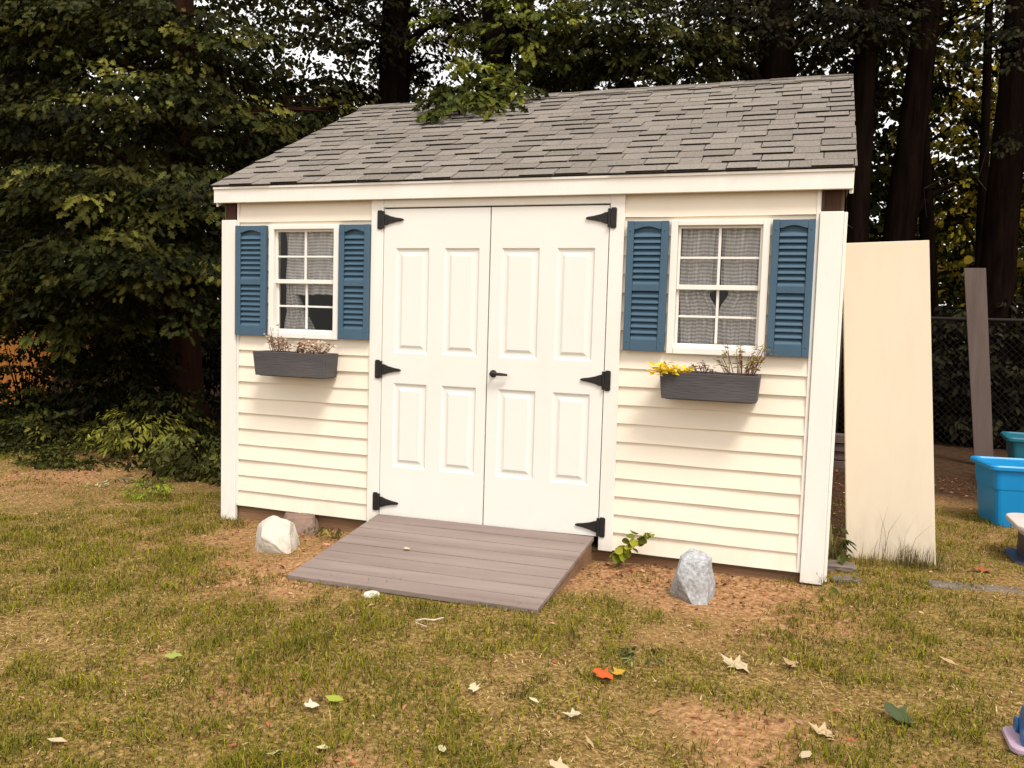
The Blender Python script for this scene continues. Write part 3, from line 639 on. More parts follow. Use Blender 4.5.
# ------------------------------------------------------------------ rocks
def rock(name, label, mt, c, dims, planes, rot=0, seed=0, cat='rock', bev=.006):
    """a stone cut from a block by chisel planes"""
    import bmesh
    bm = bmesh.new(); bmesh.ops.create_icosphere(bm, subdivisions=4, radius=1); r = random.Random(seed)
    for v in bm.verts:
        v.co *= 1.25
        for n, d in planes:
            nn = Vector(n).normalized(); e = v.co.dot(nn)-d
            if e > 0: v.co -= nn*e*.96
    from mathutils import noise
    for v in bm.verts:
        q = v.co*2.2+Vector((seed, seed*2, 0)); v.co += v.normal*0+Vector((noise.noise(q), noise.noise(q+Vector((9, 0, 0))), noise.noise(q+Vector((0, 9, 0)))))*.07
        q = q*4; v.co += Vector((noise.noise(q), noise.noise(q+Vector((9, 0, 0))), noise.noise(q+Vector((0, 9, 0)))))*.022
        v.co = Vector((v.co.x*dims[0], v.co.y*dims[1], v.co.z*dims[2]))
    me = bpy.data.meshes.new(name); bm.to_mesh(me); bm.free(); me.materials.append(mt)
    o = bpy.data.objects.new(name, me); COL.objects.link(o); o.location = c; o.rotation_euler = (0, 0, rot); return tag(o, label, cat)
rock('rock', 'large pale cream boulder on the grass left of the ramp', M['white_rock'], (.735, -.475, -.045), (.150, .12, .155),
     [((-1, -.6, .2), .6), ((.8, -.9, .75), .62), ((.2, .3, 1), .78), ((1, .2, .2), .72), ((-.6, -.2, 1), .72), ((0, -1, -.5), .7), ((-.2, 1, .2), .8)], .1, 3)
rock('rock', 'brown stone behind the pale boulder against the shed base', M['brown_rock'], (.645, -.10, -.05), (.135, .08, .085), [((0, 0, 1), .6), ((.7, -1, .4), .7), ((-1, -.3, .3), .7), ((1, .1, .2), .75)], .2, 5)
rock('rock', 'grey speckled granite rock standing on end before the right siding', M['granite'], (3.118, -.43, -.012), (.118, .115, .168),
     [((.12, -.15, 1), .84), ((1, -.1, .12), .70), ((-.75, -.8, -.55), .60), ((.25, -1, .35), .66), ((-1, -.15, .35), .74), ((0, 1, .2), .8), ((-.5, 0, 1), .93)], 0, 8)
p = at(374, 595, z=-.1); rock('rock', 'small whitish stone at the lower edge of the ramp', M['white_rock'], (p[0], p[1]-.02, -.098), (.035, .028, .02), [((0, -.5, 1), .6), ((1, -1, .3), .7)], .4, 11)
p = at(834, 571, z=-.08); rock('paver', 'flat weathered paver between the corner post and leaning board', M['paver'], (p[0]+.02, p[1]+.02, ground_z(p[0], p[1])+.008), (.12, .08, .03), [((0, 0, 1), .7), ((1, 0, 0), .75), ((-1, 0, 0), .8), ((0, -1, 0), .8)], .1, 12, 'paver')
p = at(842, 583, z=-.07); rock('paver', 'smaller broken paver at the foot of the leaning board', M['paver'], (p[0]+.03, p[1], ground_z(p[0], p[1])+.004), (.075, .05, .025), [((0, 0, 1), .7), ((1, 0, 0), .75), ((0, -1, 0), .7)], .3, 13, 'paver')

# ------------------------------------------------------------------ leaning boards, bins, table, toy, edging
mb = MB(); bl, br, tr, tl = np.array([3.864, .735, -.13]), np.array([4.345, .775, -.125]), np.array([4.208, .89, 1.788]), np.array([3.744, .85, 1.768]); dd = np.array([-.004, .022, .001])
mb.hexa([bl, br, br+dd, bl+dd], [tl, tr, tr+dd, tl+dd]); tag(mb.build('leaning_board', M['ply'], bevel=.003), 'tall cream painted board leaning upright beside the shed', 'board')
mb = MB(); Y = 5.2; a = [at(975, 470, y=Y), at(994, 470, y=Y), at(986, 268, y=Y+.25), at(964, 268, y=Y+.25)]; dd = np.array([0, .03, 0])
k = (ground_z(a[0][0], Y)-a[0][2])/(a[3][2]-a[0][2]); b0 = a[0]+(a[3]-a[0])*k; b1 = a[1]+(a[2]-a[1])*k
mb.hexa([b0, b1, b1+dd, b0+dd], [a[3], a[2], a[2]+dd, a[3]+dd]); tag(mb.build('leaning_board', M['greyboard'], bevel=.004), 'narrow grey brown board standing in shade behind the blue bins', 'board')
mb = MB(); A = at(831, 437, y=4.3); B_ = at(850, 437, y=4.3)
for k in range(3): mb.box(A[0]-.5, A[0]+.25, 4.25+.02*k, 4.42, A[2]-.05-.085*k, A[2]+.03-.085*k)
mb.box(A[0]-.45, A[0]+.2, 4.28, 4.4, -.2, A[2]-.23); tag(mb.build('lumber_stack', M['greyboard'], bevel=.004), 'pinkish grey boards seen in the slit between shed and cream board', 'lumber')

def tote(name, label, mt, c, w_, d_, h, rot, lidm=None, grp=None):
    t = thing(name, label, 'storage bin', c, grp); mtx = Matrix.Translation(c) @ Matrix.Rotation(rot, 4, 'Z')
    def ring(s, z, r=.035):
        pts = []
        for sx, sy, a0 in ((1, 1, 0), (-1, 1, 90), (-1, -1, 180), (1, -1, 270)):
            for k in range(4): an = R(a0+30*k); pts.append((sx*(w_/2*s-r)+r*math.cos(an), sy*(d_/2*s-r)+r*math.sin(an), z))
        return [tuple(mtx @ Vector(p)) for p in pts]
    mb = MB(); prof = [(.82, 0), (.90, h*.62), (.915, h*.625), (.945, h*.90), (.99, h*.905), (.99, h*.94)]; rs = [ring(s, z) for s, z in prof]; n = 16
    mb.add([q for r_ in rs for q in r_], [(i*n+j, i*n+(j+1) % n, (i+1)*n+(j+1) % n, (i+1)*n+j) for i in range(len(rs)-1) for j in range(n)]+[tuple(range(n-1, -1, -1))]); mb.build('body', mt, t)
    mb = MB(); prof = [(1.0, h*.915), (1.03, h*.92), (1.03, h*.965), (1.0, h*.985), (.93, h*.985), (.90, h*.965), (.2, h*.968)]; rs = [ring(s, z) for s, z in prof]
    mb.add([q for r_ in rs for q in r_], [(i*n+j, i*n+(j+1) % n, (i+1)*n+(j+1) % n, (i+1)*n+j) for i in range(len(rs)-1) for j in range(n)]+[tuple(range((len(rs)-1)*n, len(rs)*n))]); mb.build('lid', lidm or mt, t)
    mb = MB(); mb.box(-.07, .07, -d_/2*.955-.008, -d_/2*.92+.01, h*.72, h*.745, mtx=mtx); mb.build('handle', mt, t, bevel=.003)
    return t
tote('storage_bin', 'bright blue plastic storage tote with lid at right edge', M['blue_bin'], (5.145, 2.38, -.125), .70, .46, .475, R(9), None, 'plastic storage bins right of the shed')
tote('storage_bin', 'dark teal storage tote standing behind the bright blue tote', M['teal_bin'], (5.75, 4.05, -.13), .95, .5, .50, R(-4), None, 'plastic storage bins right of the shed')
tb = thing('play_table', 'grey plastic play table with dark navy base at right edge', 'table', (5.03, 1.25, -.1))
def rrect(cx, cy, hx, hy, r, k=5): return [(cx+sx*(hx-r)+r*math.cos(R(a0+90*i/k)), cy+sy*(hy-r)+r*math.sin(R(a0+90*i/k))) for sx, sy, a0 in ((1, 1, 0), (-1, 1, 90), (-1, -1, 180), (1, -1, 270)) for i in range(k+1)]
mb = MB(); mb.prism(rrect(5.09, 1.22, .30, .24, .10), .115, .145, 'z'); mb.prism(rrect(5.09, 1.22, .27, .21, .09), .085, .1145, 'z'); mb.build('tabletop', M['grey_plastic'], tb, bevel=.008)
mb = MB(); mb.prism(rrect(5.10, 1.27, .235, .17, .07), -.15, .0845, 'z'); mb.prism(rrect(5.06, 1.22, .27, .2, .07), -.15, -.075, 'z'); mb.build('base', M['navy_plastic'], tb, bevel=.006)
for lx in (4.97, 5.23):
    mb = MB(); mb.tube([(lx, 1.03, -.13), (lx, 1.04, .084)], [.03, .024], 12); mb.build('leg', M['grey_plastic'], tb, smooth=False)
mb = MB(); mb.prism(rrect(5.14, 1.33, .17, .10, .05), .1455, .27, 'z'); o = tag(mb.build('plastic_tub', M['maroon_plastic'], bevel=.01), 'dull maroon tub standing on the grey play table', 'tub')
toy = thing('plastic_toy', 'blue plastic toy with lilac base plate lying in grass at right edge', 'toy', (4.30, -1.5, -.1))
c = at(1023, 744, z=-.06); gx, gy = c[0]+.045, c[1]; gz = float(ground_z(gx, gy))
mb = MB(); mb.prism(rrect(gx-.012, gy-.01, .085, .085, .03), gz+.002, gz+.022, 'z'); mb.build('base_plate', M['toy_lilac'], toy, bevel=.005)
mb = MB()
prof = [(-.078, .0225), (-.078, .07), (-.06, .115), (-.03, .135), (.01, .135), (.03, .11), (.045, .075), (.075, .06), (.085, .0225)]
mb.prism([(gy+u, gz+v) for u, v in prof], gx-.055, gx+.075, 'x'); mb.build('body', M['toy_blue'], toy, bevel=.014, seg=3)
for sx in (-.062,):
    for yy in (-.05, .05):
        mb = MB(); mb.tube([(gx+sx, gy+yy, gz+.04), (gx+sx+.0065, gy+yy, gz+.04)], [.026, .028], 18); mb.build('wheel', M['toy_blue'], toy, bevel=.002)
ed0, ed1 = at(928, 589, z=-.085), at(1024, 598, z=-.085); ed1 = ed1+(ed1-ed0)*1.4; pr = np.array([-(ed1-ed0)[1], (ed1-ed0)[0], 0]); pr = pr/np.linalg.norm(pr)*.07
mb = MB(); q = [ed0-pr, ed1-pr, ed1+pr, ed0+pr]
mb.hexa([(p[0], p[1], -.14) for p in q], [(p[0], p[1], float(ground_z(p[0], p[1]))+.012) for p in q]); tag(mb.build('landscape_timber', M['paver'], bevel=.012), 'half buried grey timber edging in grass right of the cream board', 'timber edging')

# ------------------------------------------------------------------ fences
fl = thing('board_fence', 'orange stained board fence glimpsed through shrubs at far left', 'fence', (-7.5, 4.7, -.1))
mb = MB(); x = -12.0
while x < -6.75:
    mb.box(x, x+.135, 4.70, 4.72, -.2, 1.55+random.uniform(-.01, .01)); x += .142
mb.build('boards', M['cedar'], fl, bevel=.003)
mb = MB()
for z in (.3, 1.25): mb.box(-12, -6.7, 4.722, 4.76, z, z+.09)
mb.build('rail', M['cedar'], fl)
for x in np.arange(-11.0, -6, 2.4): mb = MB(); mb.box(x, x+.09, 4.762, 4.85, -.25, 1.6); mb.build('post', M['cedar'], fl, bevel=.004)
cf = thing('chain_link_fence', 'low rusty chain link fence behind the blue bins', 'fence', (6.5, 6.3, -.1))
FX0, FX1, FY = 3.9, 9.5, 6.3
mb = MB(); zt = at(1000, 320, y=FY)[2]; mb.tube([(FX0, FY, zt), (FX1, FY, zt)], [.02, .02], 8); mb.build('rail', M['galv'], cf, smooth=True)
for x in (3.9, 6.7, 9.5): mb = MB(); mb.tube([(x, FY, -.3), (x, FY, zt+.06)], [.027, .027], 10); mb.build('post', M['galv'], cf, smooth=True)
mb = MB(); z0 = -.16; hh = zt-z0-.02; st = .075
for s in (1, -1):
    x = FX0-hh
    while x < FX1:
        xa, za, xb, zb2 = x, z0, x+hh, z0+hh
        if xa < FX0: za += FX0-xa; xa = FX0
        if xb > FX1: zb2 -= xb-FX1; xb = FX1
        if xb > xa:
            if s < 0: za, zb2 = 2*z0+hh-za, 2*z0+hh-zb2
            mb.tube([(xa, FY-.022-.003*s, za), (xb, FY-.022-.003*s, zb2)], [.0010, .0010], 4, cap=False)
        x += st
mb.build('wire_mesh', M['galv'], cf)

# ------------------------------------------------------------------ trees
def spray(centers, dirs, nl, length, rise=.0, wide=.42):
    """flat fans of leaves: returns leaf places, pointing directions, face normals"""
    n = len(centers); dirs = unit(dirs); up = np.array([0, 0, 1.0]); side = unit(np.cross(dirs, up)+1e-6)
    nn = unit(np.cross(side, dirs)+rng.normal(0, .18, (n, 3)))
    t = rng.random((n, nl))**.8; s = rng.uniform(-1, 1, (n, nl)); Lg = (length*rng.uniform(.7, 1.25, n))[:, None]
    lat = s*wide*(1-.55*t)
    P = centers[:, None]+dirs[:, None]*(t*Lg)[..., None]+side[:, None]*(lat*Lg)[..., None]+nn[:, None]*((rng.normal(0, .05, (n, nl))-.18*(t**2)-.12*np.abs(lat))*Lg)[..., None]
    D = dirs[:, None]*(.9-.4*np.abs(s))[..., None]+side[:, None]*(1.1*s)[..., None]+rng.normal(0, .3, (n, nl, 3))+np.array([0, 0, -.55])
    Nn = nn[:, None]+dirs[:, None]*.4+rng.normal(0, .6, (n, nl, 3))
    return P.reshape(-1, 3), D.reshape(-1, 3), Nn.reshape(-1, 3)
def crown_pts(blobs, axis):
    """spray starts and directions spread through ellipsoids (centre, radii, count)"""
    Cn = []; Dn = []
    for c, r, n in blobs:
        u = unit(rng.normal(0, 1, (n, 3))); rad = rng.random(n)**(.45); p = np.array(c)+u*rad[:, None]*np.array(r)
        out = p-np.array([axis[0], axis[1], 0]); out[:, 2] = 0; out = unit(out)*.7+unit(p-np.array(c))*.55+rng.normal(0, .4, (n, 3)); out[:, 2] = out[:, 2]*.35-.12
        Cn.append(p); Dn.append(out)
    return np.concatenate(Cn), np.concatenate(Dn)
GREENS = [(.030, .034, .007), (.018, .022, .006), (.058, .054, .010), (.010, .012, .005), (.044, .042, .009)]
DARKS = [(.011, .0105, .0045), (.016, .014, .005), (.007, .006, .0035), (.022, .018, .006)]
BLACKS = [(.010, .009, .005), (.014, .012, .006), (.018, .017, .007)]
BACKLIT_YELLOWS = [(.28, .23, .018), (.17, .16, .016), (.32, .22, .025), (.09, .085, .012)]  # yellow-green leaves brightened: backlight from the sky put into their colour
def leaves(name, blobs, axis, nl, length, size, cols, shape, parent, mt='leaf', keep=None):
    c, d = crown_pts(blobs, axis); P, D, Nn = spray(c, d, nl, length)
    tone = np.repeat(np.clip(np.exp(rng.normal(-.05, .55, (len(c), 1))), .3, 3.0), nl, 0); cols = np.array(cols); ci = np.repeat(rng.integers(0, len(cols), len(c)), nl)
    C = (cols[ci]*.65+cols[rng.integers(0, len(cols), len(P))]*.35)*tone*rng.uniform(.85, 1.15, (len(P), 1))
    ok = P[:, 2] > ground_z(P[:, 0], P[:, 1])+.02
    # nothing grows through the shed or the camera
    sx = (P[:, 0] > -.06) & (P[:, 0] < 3.80); y_ = np.where(P[:, 1] > 1.83, 3.66-P[:, 1], P[:, 1]); inn = sx & (P[:, 1] > -.1) & (P[:, 1] < 3.76) & (P[:, 2] < 2.05+np.maximum(y_+.06, 0)*SL+.06)
    ok &= ~inn
    if keep is not None: ok &= keep(P)
    P, D, Nn, C = P[ok], D[ok], Nn[ok], C[ok]
    return cloud(name, *shape, P, basis(D, Nn, size*rng.uniform(.5, 1.4, len(P))), C, M[mt], parent)
def tree(name, label, lo, hi, wpx, Y, H, blobs, cols=GREENS, nl=26, length=.55, size=.085, shape=OAK, bark='bark', group=None, cat='tree', dead=0, curve=.0, mt='leaf', limbs=True, keep=None):
    p0, p1 = at(*lo, y=Y), at(*hi, y=Y); dist = float((p0-CAM) @ CR[2]); rad = wpx/F*dist/2
    sl_ = (p1-p0)/(p1[2]-p0[2]); gz = float(ground_z(p0[0], Y))-.1; base = p0+sl_*(gz-p0[2])
    t = thing(name, label, cat, (float(base[0]), float(base[1]), gz+.1), group); mb = MB()
    zs = np.linspace(gz, H, 22); path = []; rr = []
    for z in zs:
        q = base+sl_*(z-gz)*(1 if z < p1[2]+.5 else 1); k = (z-gz)/(H-gz); f = max(0, z-p1[2])/H
        path.append((q[0]-sl_[0]*f*f*H*.5+curve*math.sin(k*5), q[1]+.06*math.sin(k*7+Y), z)); rr.append(rad*(1.05-.75*k+.55*math.exp(-(z-gz)/.25)))
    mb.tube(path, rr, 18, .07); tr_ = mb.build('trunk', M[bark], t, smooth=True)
    if limbs:
        for c, r, n in blobs:
            mb = MB(); c = np.array(c); zf = np.clip(c[2]-.25*np.hypot(c[0]-base[0], c[1]-Y)-.3, gz+1.2, H-.5); i = int(np.argmin(abs(zs-zf))); s = np.array(path[i]); r0 = min(rr[i]*.45, .09)
            if np.linalg.norm(c-s) < .25: continue
            md = (s+c)/2+np.array([0, 0, .15]); mb.tube([s, (s+md)/2+(0, 0, .06), md, c], [r0, r0*.75, r0*.5, r0*.22], 8, .08)
            for k in range(5):
                e = c+unit(rng.normal(0, 1, 3))*np.array(r)*.85; st_ = md+(c-md)*random.uniform(.1, .95); mb.tube([st_, (st_+e)/2+rng.normal(0, .08, 3), e], [r0*.3, r0*.2, r0*.08], 6, .1)
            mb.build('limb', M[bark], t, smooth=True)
    if dead:
        for k in range(dead):
            mb = MB(); i = random.randint(4, 12); s = np.array(path[i]); an = random.uniform(-2.7, -.4); Lg = random.uniform(.7, 2.0)
            e = s+np.array([math.cos(an), math.sin(an)*.5, random.uniform(-.45, .25)])*Lg; md = (s+e)/2+rng.normal(0, .1, 3)
            mb.tube([s, md, e], [.008, .005, .002], 6)
            for q in range(2): e2 = md+rng.normal(0, .35, 3); mb.tube([md, e2], [.005, .002], 5)
            mb.build('dead_branch', M['twig'], t)
    if blobs: leaves('crown', blobs, base, nl, length, size, cols, shape, t, mt, keep)
    return t
GT = 'trees behind the shed'
# --- the big leafy tree at the left, its boughs hanging to shrub height
LB = []
for px, py, Y, r, n in [(30,30,3.4,(.9,.7,.6),95),(110,15,3.6,(.9,.7,.6),100),(50,-30,4.2,(1.2,.8,.5),70),(190,40,3.9,(.8,.7,.5),70),(232,70,4.6,(.5,.6,.35),18),(40,120,3.2,(.8,.7,.5),75),(130,110,3.2,(.8,.7,.5),80),(210,120,3.6,(.7,.7,.5),70),(280,130,4.6,(.6,.6,.4),38),
    (20,200,2.9,(.8,.7,.5),70),(100,190,2.8,(.8,.7,.45),75),(175,190,3.1,(.7,.6,.45),65),(215,210,3.4,(.5,.6,.4),50),(50,270,2.7,(.9,.6,.4),75),(130,255,2.6,(.8,.6,.35),75),(200,262,3.0,(.5,.5,.3),40),(215,310,3.0,(.25,.3,.15),8),
    (290,-25,5.4,(.8,.7,.25),16),(335,108,5.6,(.5,.6,.25),16),(20,305,2.75,(.7,.5,.28),46),(85,312,2.8,(.6,.5,.25),40),(262,168,4.8,(.6,.6,.35),44),(305,146,5.4,(.6,.6,.3),36),(-60,120,3.4,(1.,.8,1.0),120),(-80,240,3.0,(1.,.8,.6),90)]:
    LB.append((at(px, py, y=Y), (r[0], r[1], r[2]*.72), int(n*.85)))
LB += [((-4.6, 4.4, 6.4), (2.6, 1.6, 1.0), 150), ((-2.6, 5.2, 7.0), (2.4, 1.6, 1.0), 130)]
tree('oak_tree', 'broad oak at left with leafy boughs hanging almost to the shrubs', (185, 400), (183, 300), 40, 4.3, 8.5, LB, GREENS, 40, .62, .10, OAK, 'redbark', GT)
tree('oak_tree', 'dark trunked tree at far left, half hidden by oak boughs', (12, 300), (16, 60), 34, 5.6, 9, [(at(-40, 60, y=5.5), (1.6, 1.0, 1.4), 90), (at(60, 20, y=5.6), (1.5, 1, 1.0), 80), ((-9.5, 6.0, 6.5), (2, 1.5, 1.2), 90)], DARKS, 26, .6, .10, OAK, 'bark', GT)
# --- behind the roof
def B3(l): return [(at(px, py, y=Y), r, n) for px, py, Y, r, n in l]
tree('maple_tree', 'dark upright trunk rising behind the left end of the roof ridge', (395, 100), (399, 0), 46, 6.5, 9.5, B3([(378, 25, 6.2, (.5, .6, .5), 34), (420, 10, 6.6, (.7, .6, .4), 34), (345, 90, 6.8, (.5, .5, .4), 34), (430, 60, 7.2, (.5, .6, .5), 24), (455, 15, 6.8, (.5, .5, .35), 26)])+[((-2.6, 6.8, 7.0), (2.0, 1.5, .9), 110)], DARKS, 24, .5, .085, OAK, 'bark', GT)
tree('maple_tree', 'dark trunk with a bright green bough drooping onto the roof ridge', (497, 100), (494, 0), 41, 5.2, 9.5,
     [(at(472, 100, y=1.7), (.22, .16, .09), 34), (at(462, 116, y=1.4), (.16, .12, .05), 24), (at(492, 112, y=1.5), (.14, .10, .05), 18), (at(497, 98, y=1.8), (.12, .14, .10), 16), (at(484, 78, y=2.4), (.16, .3, .16), 12), (at(482, 74, y=2.6), (.16, .4, .12), 10), (at(520, 20, y=4.6), (.4, .5, .3), 20), (at(455, 20, y=4.6), (.4, .4, .3), 16), (at(525, 30, y=5.0), (.6, .5, .5), 40), ((-.4, 5.6, 6.8), (1.8, 1.4, .8), 100)], [(.06, .07, .010), (.03, .038, .008), (.09, .09, .012)], 22, .26, .085, OAK, 'bark', GT)
tree('maple_tree', 'slim dark trunk leaning left behind the roof ridge under heavy foliage', (543, 85), (528, 25), 26, 8.0, 9.5, B3([(580, 30, 6.0, (.9, .6, .5), 80), (640, 25, 5.6, (.8, .6, .5), 80), (600, 68, 6.4, (.8, .6, .35), 70), (670, 55, 6.0, (.7, .6, .4), 55), (560, 60, 6.8, (.5, .5, .4), 34)])+[((.6, 7.5, 7.2), (2, 1.5, .9), 110)], GREENS, 26, .5, .088, OAK, 'bark', GT)
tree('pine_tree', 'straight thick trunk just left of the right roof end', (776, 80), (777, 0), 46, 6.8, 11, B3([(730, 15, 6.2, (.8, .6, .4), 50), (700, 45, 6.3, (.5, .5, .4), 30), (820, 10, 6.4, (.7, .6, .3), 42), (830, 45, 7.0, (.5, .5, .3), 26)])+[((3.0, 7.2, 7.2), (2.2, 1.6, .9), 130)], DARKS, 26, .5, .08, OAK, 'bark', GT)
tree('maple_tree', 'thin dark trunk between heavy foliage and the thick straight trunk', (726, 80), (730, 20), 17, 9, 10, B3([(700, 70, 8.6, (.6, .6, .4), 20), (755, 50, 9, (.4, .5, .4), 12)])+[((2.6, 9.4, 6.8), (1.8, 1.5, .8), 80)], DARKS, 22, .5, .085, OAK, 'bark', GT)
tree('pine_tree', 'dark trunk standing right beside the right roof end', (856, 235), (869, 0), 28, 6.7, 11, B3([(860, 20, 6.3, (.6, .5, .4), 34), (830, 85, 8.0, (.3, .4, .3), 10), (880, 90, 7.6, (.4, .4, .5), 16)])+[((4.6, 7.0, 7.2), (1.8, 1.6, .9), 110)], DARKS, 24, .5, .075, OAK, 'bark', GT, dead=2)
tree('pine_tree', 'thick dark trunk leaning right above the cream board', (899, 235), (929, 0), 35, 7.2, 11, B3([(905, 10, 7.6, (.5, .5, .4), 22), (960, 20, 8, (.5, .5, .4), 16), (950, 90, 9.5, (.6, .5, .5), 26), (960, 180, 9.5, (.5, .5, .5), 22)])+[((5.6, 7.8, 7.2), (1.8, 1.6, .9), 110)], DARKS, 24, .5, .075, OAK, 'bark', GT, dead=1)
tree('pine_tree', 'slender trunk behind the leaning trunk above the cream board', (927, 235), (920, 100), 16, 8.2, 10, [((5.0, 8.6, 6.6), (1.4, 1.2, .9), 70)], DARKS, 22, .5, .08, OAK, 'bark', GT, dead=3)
tree('maple_tree', 'thinnest dark trunk between two thick leaning trunks at right', (980, 250), (989, 0), 11, 8.2, 10, B3([(985, 30, 8.4, (.6, .6, .4), 18), (960, 120, 10, (.6, .6, .6), 22), (1000, 190, 9.6, (.4, .5, .5), 16), (948, 215, 9.8, (.4, .4, .4), 14)])+[((6.2, 8.8, 6.6), (1.4, 1.2, .9), 70)], BACKLIT_YELLOWS, 22, .5, .085, OAK, 'bark', GT, dead=2)
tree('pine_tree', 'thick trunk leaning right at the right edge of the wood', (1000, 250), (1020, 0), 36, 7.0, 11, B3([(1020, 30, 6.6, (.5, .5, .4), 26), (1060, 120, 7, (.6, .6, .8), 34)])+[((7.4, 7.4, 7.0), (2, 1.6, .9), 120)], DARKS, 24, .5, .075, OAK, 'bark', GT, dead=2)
# --- low shrubs along the wood's edge
def shrub(name, label, c, r, n, cols, size, shape=SIMPLE, nl=18, length=.28, group='shrubs along the wood edge', cat='shrub'):
    gz = float(ground_z(c[0], c[1])); t = thing(name, label, cat, (c[0], c[1], gz), group); mb = MB(); wk = min(1, r[2]/.22)
    for k in range(9):
        an = random.uniform(0, 6.28); e = (c[0]+math.cos(an)*r[0]*.6, c[1]+math.sin(an)*r[1]*.6, gz+r[2]*random.uniform(.9, 1.7)); mb.tube([(c[0]+random.uniform(-.05, .05), c[1], gz-.03), ((c[0]+e[0])/2, (c[1]+e[1])/2, gz+r[2]*.7), e], [.012*wk**1.6, .009*wk**1.6, .004*wk], 6)
    mb.build('stem', M['bark'] if cat == 'shrub' else M['green_stem'], t); leaves('foliage', [((c[0], c[1], gz+r[2]*.95), r, n)], (c[0], c[1]), nl, length, size, cols, shape, t); return t
def S3(px, py, Y): p = at(px, py, y=Y); return (p[0], Y)
shrub('shrub', 'tall dark shrub below the oak boughs, left of the reddish trunk', S3(110, 400, 3.3), (.75, .55, .62), 190, DARKS+GREENS[:2], .065)
shrub('shrub', 'dark rounded shrub beside the reddish trunk, nearer the shed', S3(168, 420, 3.0), (.42, .4, .36), 80, GREENS, .06)
shrub('shrub', 'dark shrub at the left edge under the orange fence', S3(12, 430, 2.9), (.55, .45, .30), 100, GREENS+[(.075, .08, .018)], .065)
shrub('shrub', 'tall wall of dark leaves between the two gaps of orange fence', S3(25, 400, 3.6), (.30, .4, .62), 110, DARKS+GREENS[:2], .07)
shrub('shrub', 'highest dark shrub, rising into the oak boughs above the light green shrub', S3(118, 400, 3.5), (.62, .5, .72), 240, DARKS+GREENS[:2], .07)
shrub('shrub', 'dark shrub filling the hollow behind the reddish trunk', S3(205, 420, 5.2), (.75, .5, .80), 200, BLACKS, .08)
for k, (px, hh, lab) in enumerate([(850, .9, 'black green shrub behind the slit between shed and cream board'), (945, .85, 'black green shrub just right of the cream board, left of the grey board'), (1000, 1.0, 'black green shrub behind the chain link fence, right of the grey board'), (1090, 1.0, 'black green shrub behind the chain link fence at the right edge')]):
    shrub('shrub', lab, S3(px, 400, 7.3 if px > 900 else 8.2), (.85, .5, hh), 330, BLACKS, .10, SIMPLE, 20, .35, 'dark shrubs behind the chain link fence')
shrub('shrub', 'low light green shrub with layered sprays in front of darker ones', S3(140, 450, 2.1), (.50, .34, .24), 80, [(.16, .15, .022), (.10, .10, .016), (.06, .062, .012)], .075, LANCE)
shrub('shrub', 'leafy shrub in shade against the left side of the shed', S3(210, 470, 1.6), (.34, .5, .20), 80, [(.05, .055, .014), (.085, .08, .018), (.03, .035, .01), (.06, .06, .015)], .065)
shrub('shrub', 'small shrub of yellowish stems at the left, under the orange fence gap', S3(48, 455, 2.3), (.40, .32, .20), 70, GREENS, .06)
shrub('weed', 'bright green feathery weed clump on the lawn left of the shed', S3(152, 508, .42), (.13, .11, .085), 55, [(.17, .20, .018), (.13, .17, .018)], .028, LANCE, 14, .09, None, 'weed')
shrub('weed', 'pale grey green weed low on the lawn beside the bright weed', S3(118, 492, .75), (.20, .14, .03), 26, [(.20, .19, .10), (.16, .16, .09)], .05, LANCE, 10, .12, None, 'weed')
t = thing('sapling', 'green sapling with round leaves leaning right beside the white door trim', 'sapling', (2.66, -.10, float(ground_z(2.66, -.10))))
mb = MB(); g0 = float(ground_z(2.66, -.1)); tips = [(2.72, -.10, .06), (2.79, -.10, .115), (2.85, -.11, .15), (2.69, -.12, .03), (2.75, -.13, .05)]
for q in tips: mb.tube([(2.66, -.10, g0-.02), ((2.66+q[0])/2, -.10, g0+(q[2]-g0)*.62), q], [.004, .003, .0015], 6)
mb.build('stem', M['green_stem'], t)
k = 34; w_ = rng.integers(0, 5, k); f_ = rng.uniform(.45, 1.02, k)[:, None]; tp = np.array(tips)[w_]; P = np.array([2.66, -.10, g0])*(1-f_)+tp*f_+np.stack([np.zeros(k), np.zeros(k), .03*np.sin(f_[:, 0]*3)], 1)+rng.normal(0, .010, (k, 3))
a = rng.uniform(0, 6.28, k); D = np.stack([np.cos(a), -.5*np.abs(np.sin(a)), rng.uniform(-.6, .3, k)], 1); cc = np.array([(.20, .22, .02), (.28, .27, .03), (.13, .15, .02), (.09, .11, .02)])
cloud('foliage', *ROUND, P, basis(D, rng.normal(0, .45, (k, 3))+(0, -.5, .7), rng.uniform(.028, .058, k)), cc[rng.integers(0, 4, k)], M['leaf'], t)
shrub('weed', 'small dark weed at the foot of the right corner post', S3(822, 580, -.02), (.05, .05, .05), 12, [(.05, .065, .02), (.03, .04, .015)], .04, SIMPLE, 8, .06, None, 'weed')
shrub('weed', 'vine leaves in the slit between corner post and cream board', S3(832, 545, .55), (.045, .10, .15), 18, [(.07, .085, .02), (.10, .12, .03)], .06, SIMPLE, 7, .10, None, 'weed')
shrub('weed', 'sparse weed between pale boulder and ramp edge', S3(325, 535, -.12), (.11, .06, .04), 16, [(.10, .11, .02), (.16, .13, .03)], .035, LANCE, 9, .07, None, 'weed')
shrub('weed', 'dark tuft of weed beside the orange fallen leaf', S3(648, 676, -1.28), (.075, .06, .022), 22, [(.07, .075, .025), (.10, .10, .035)], .035, LANCE, 9, .06, None, 'weed')
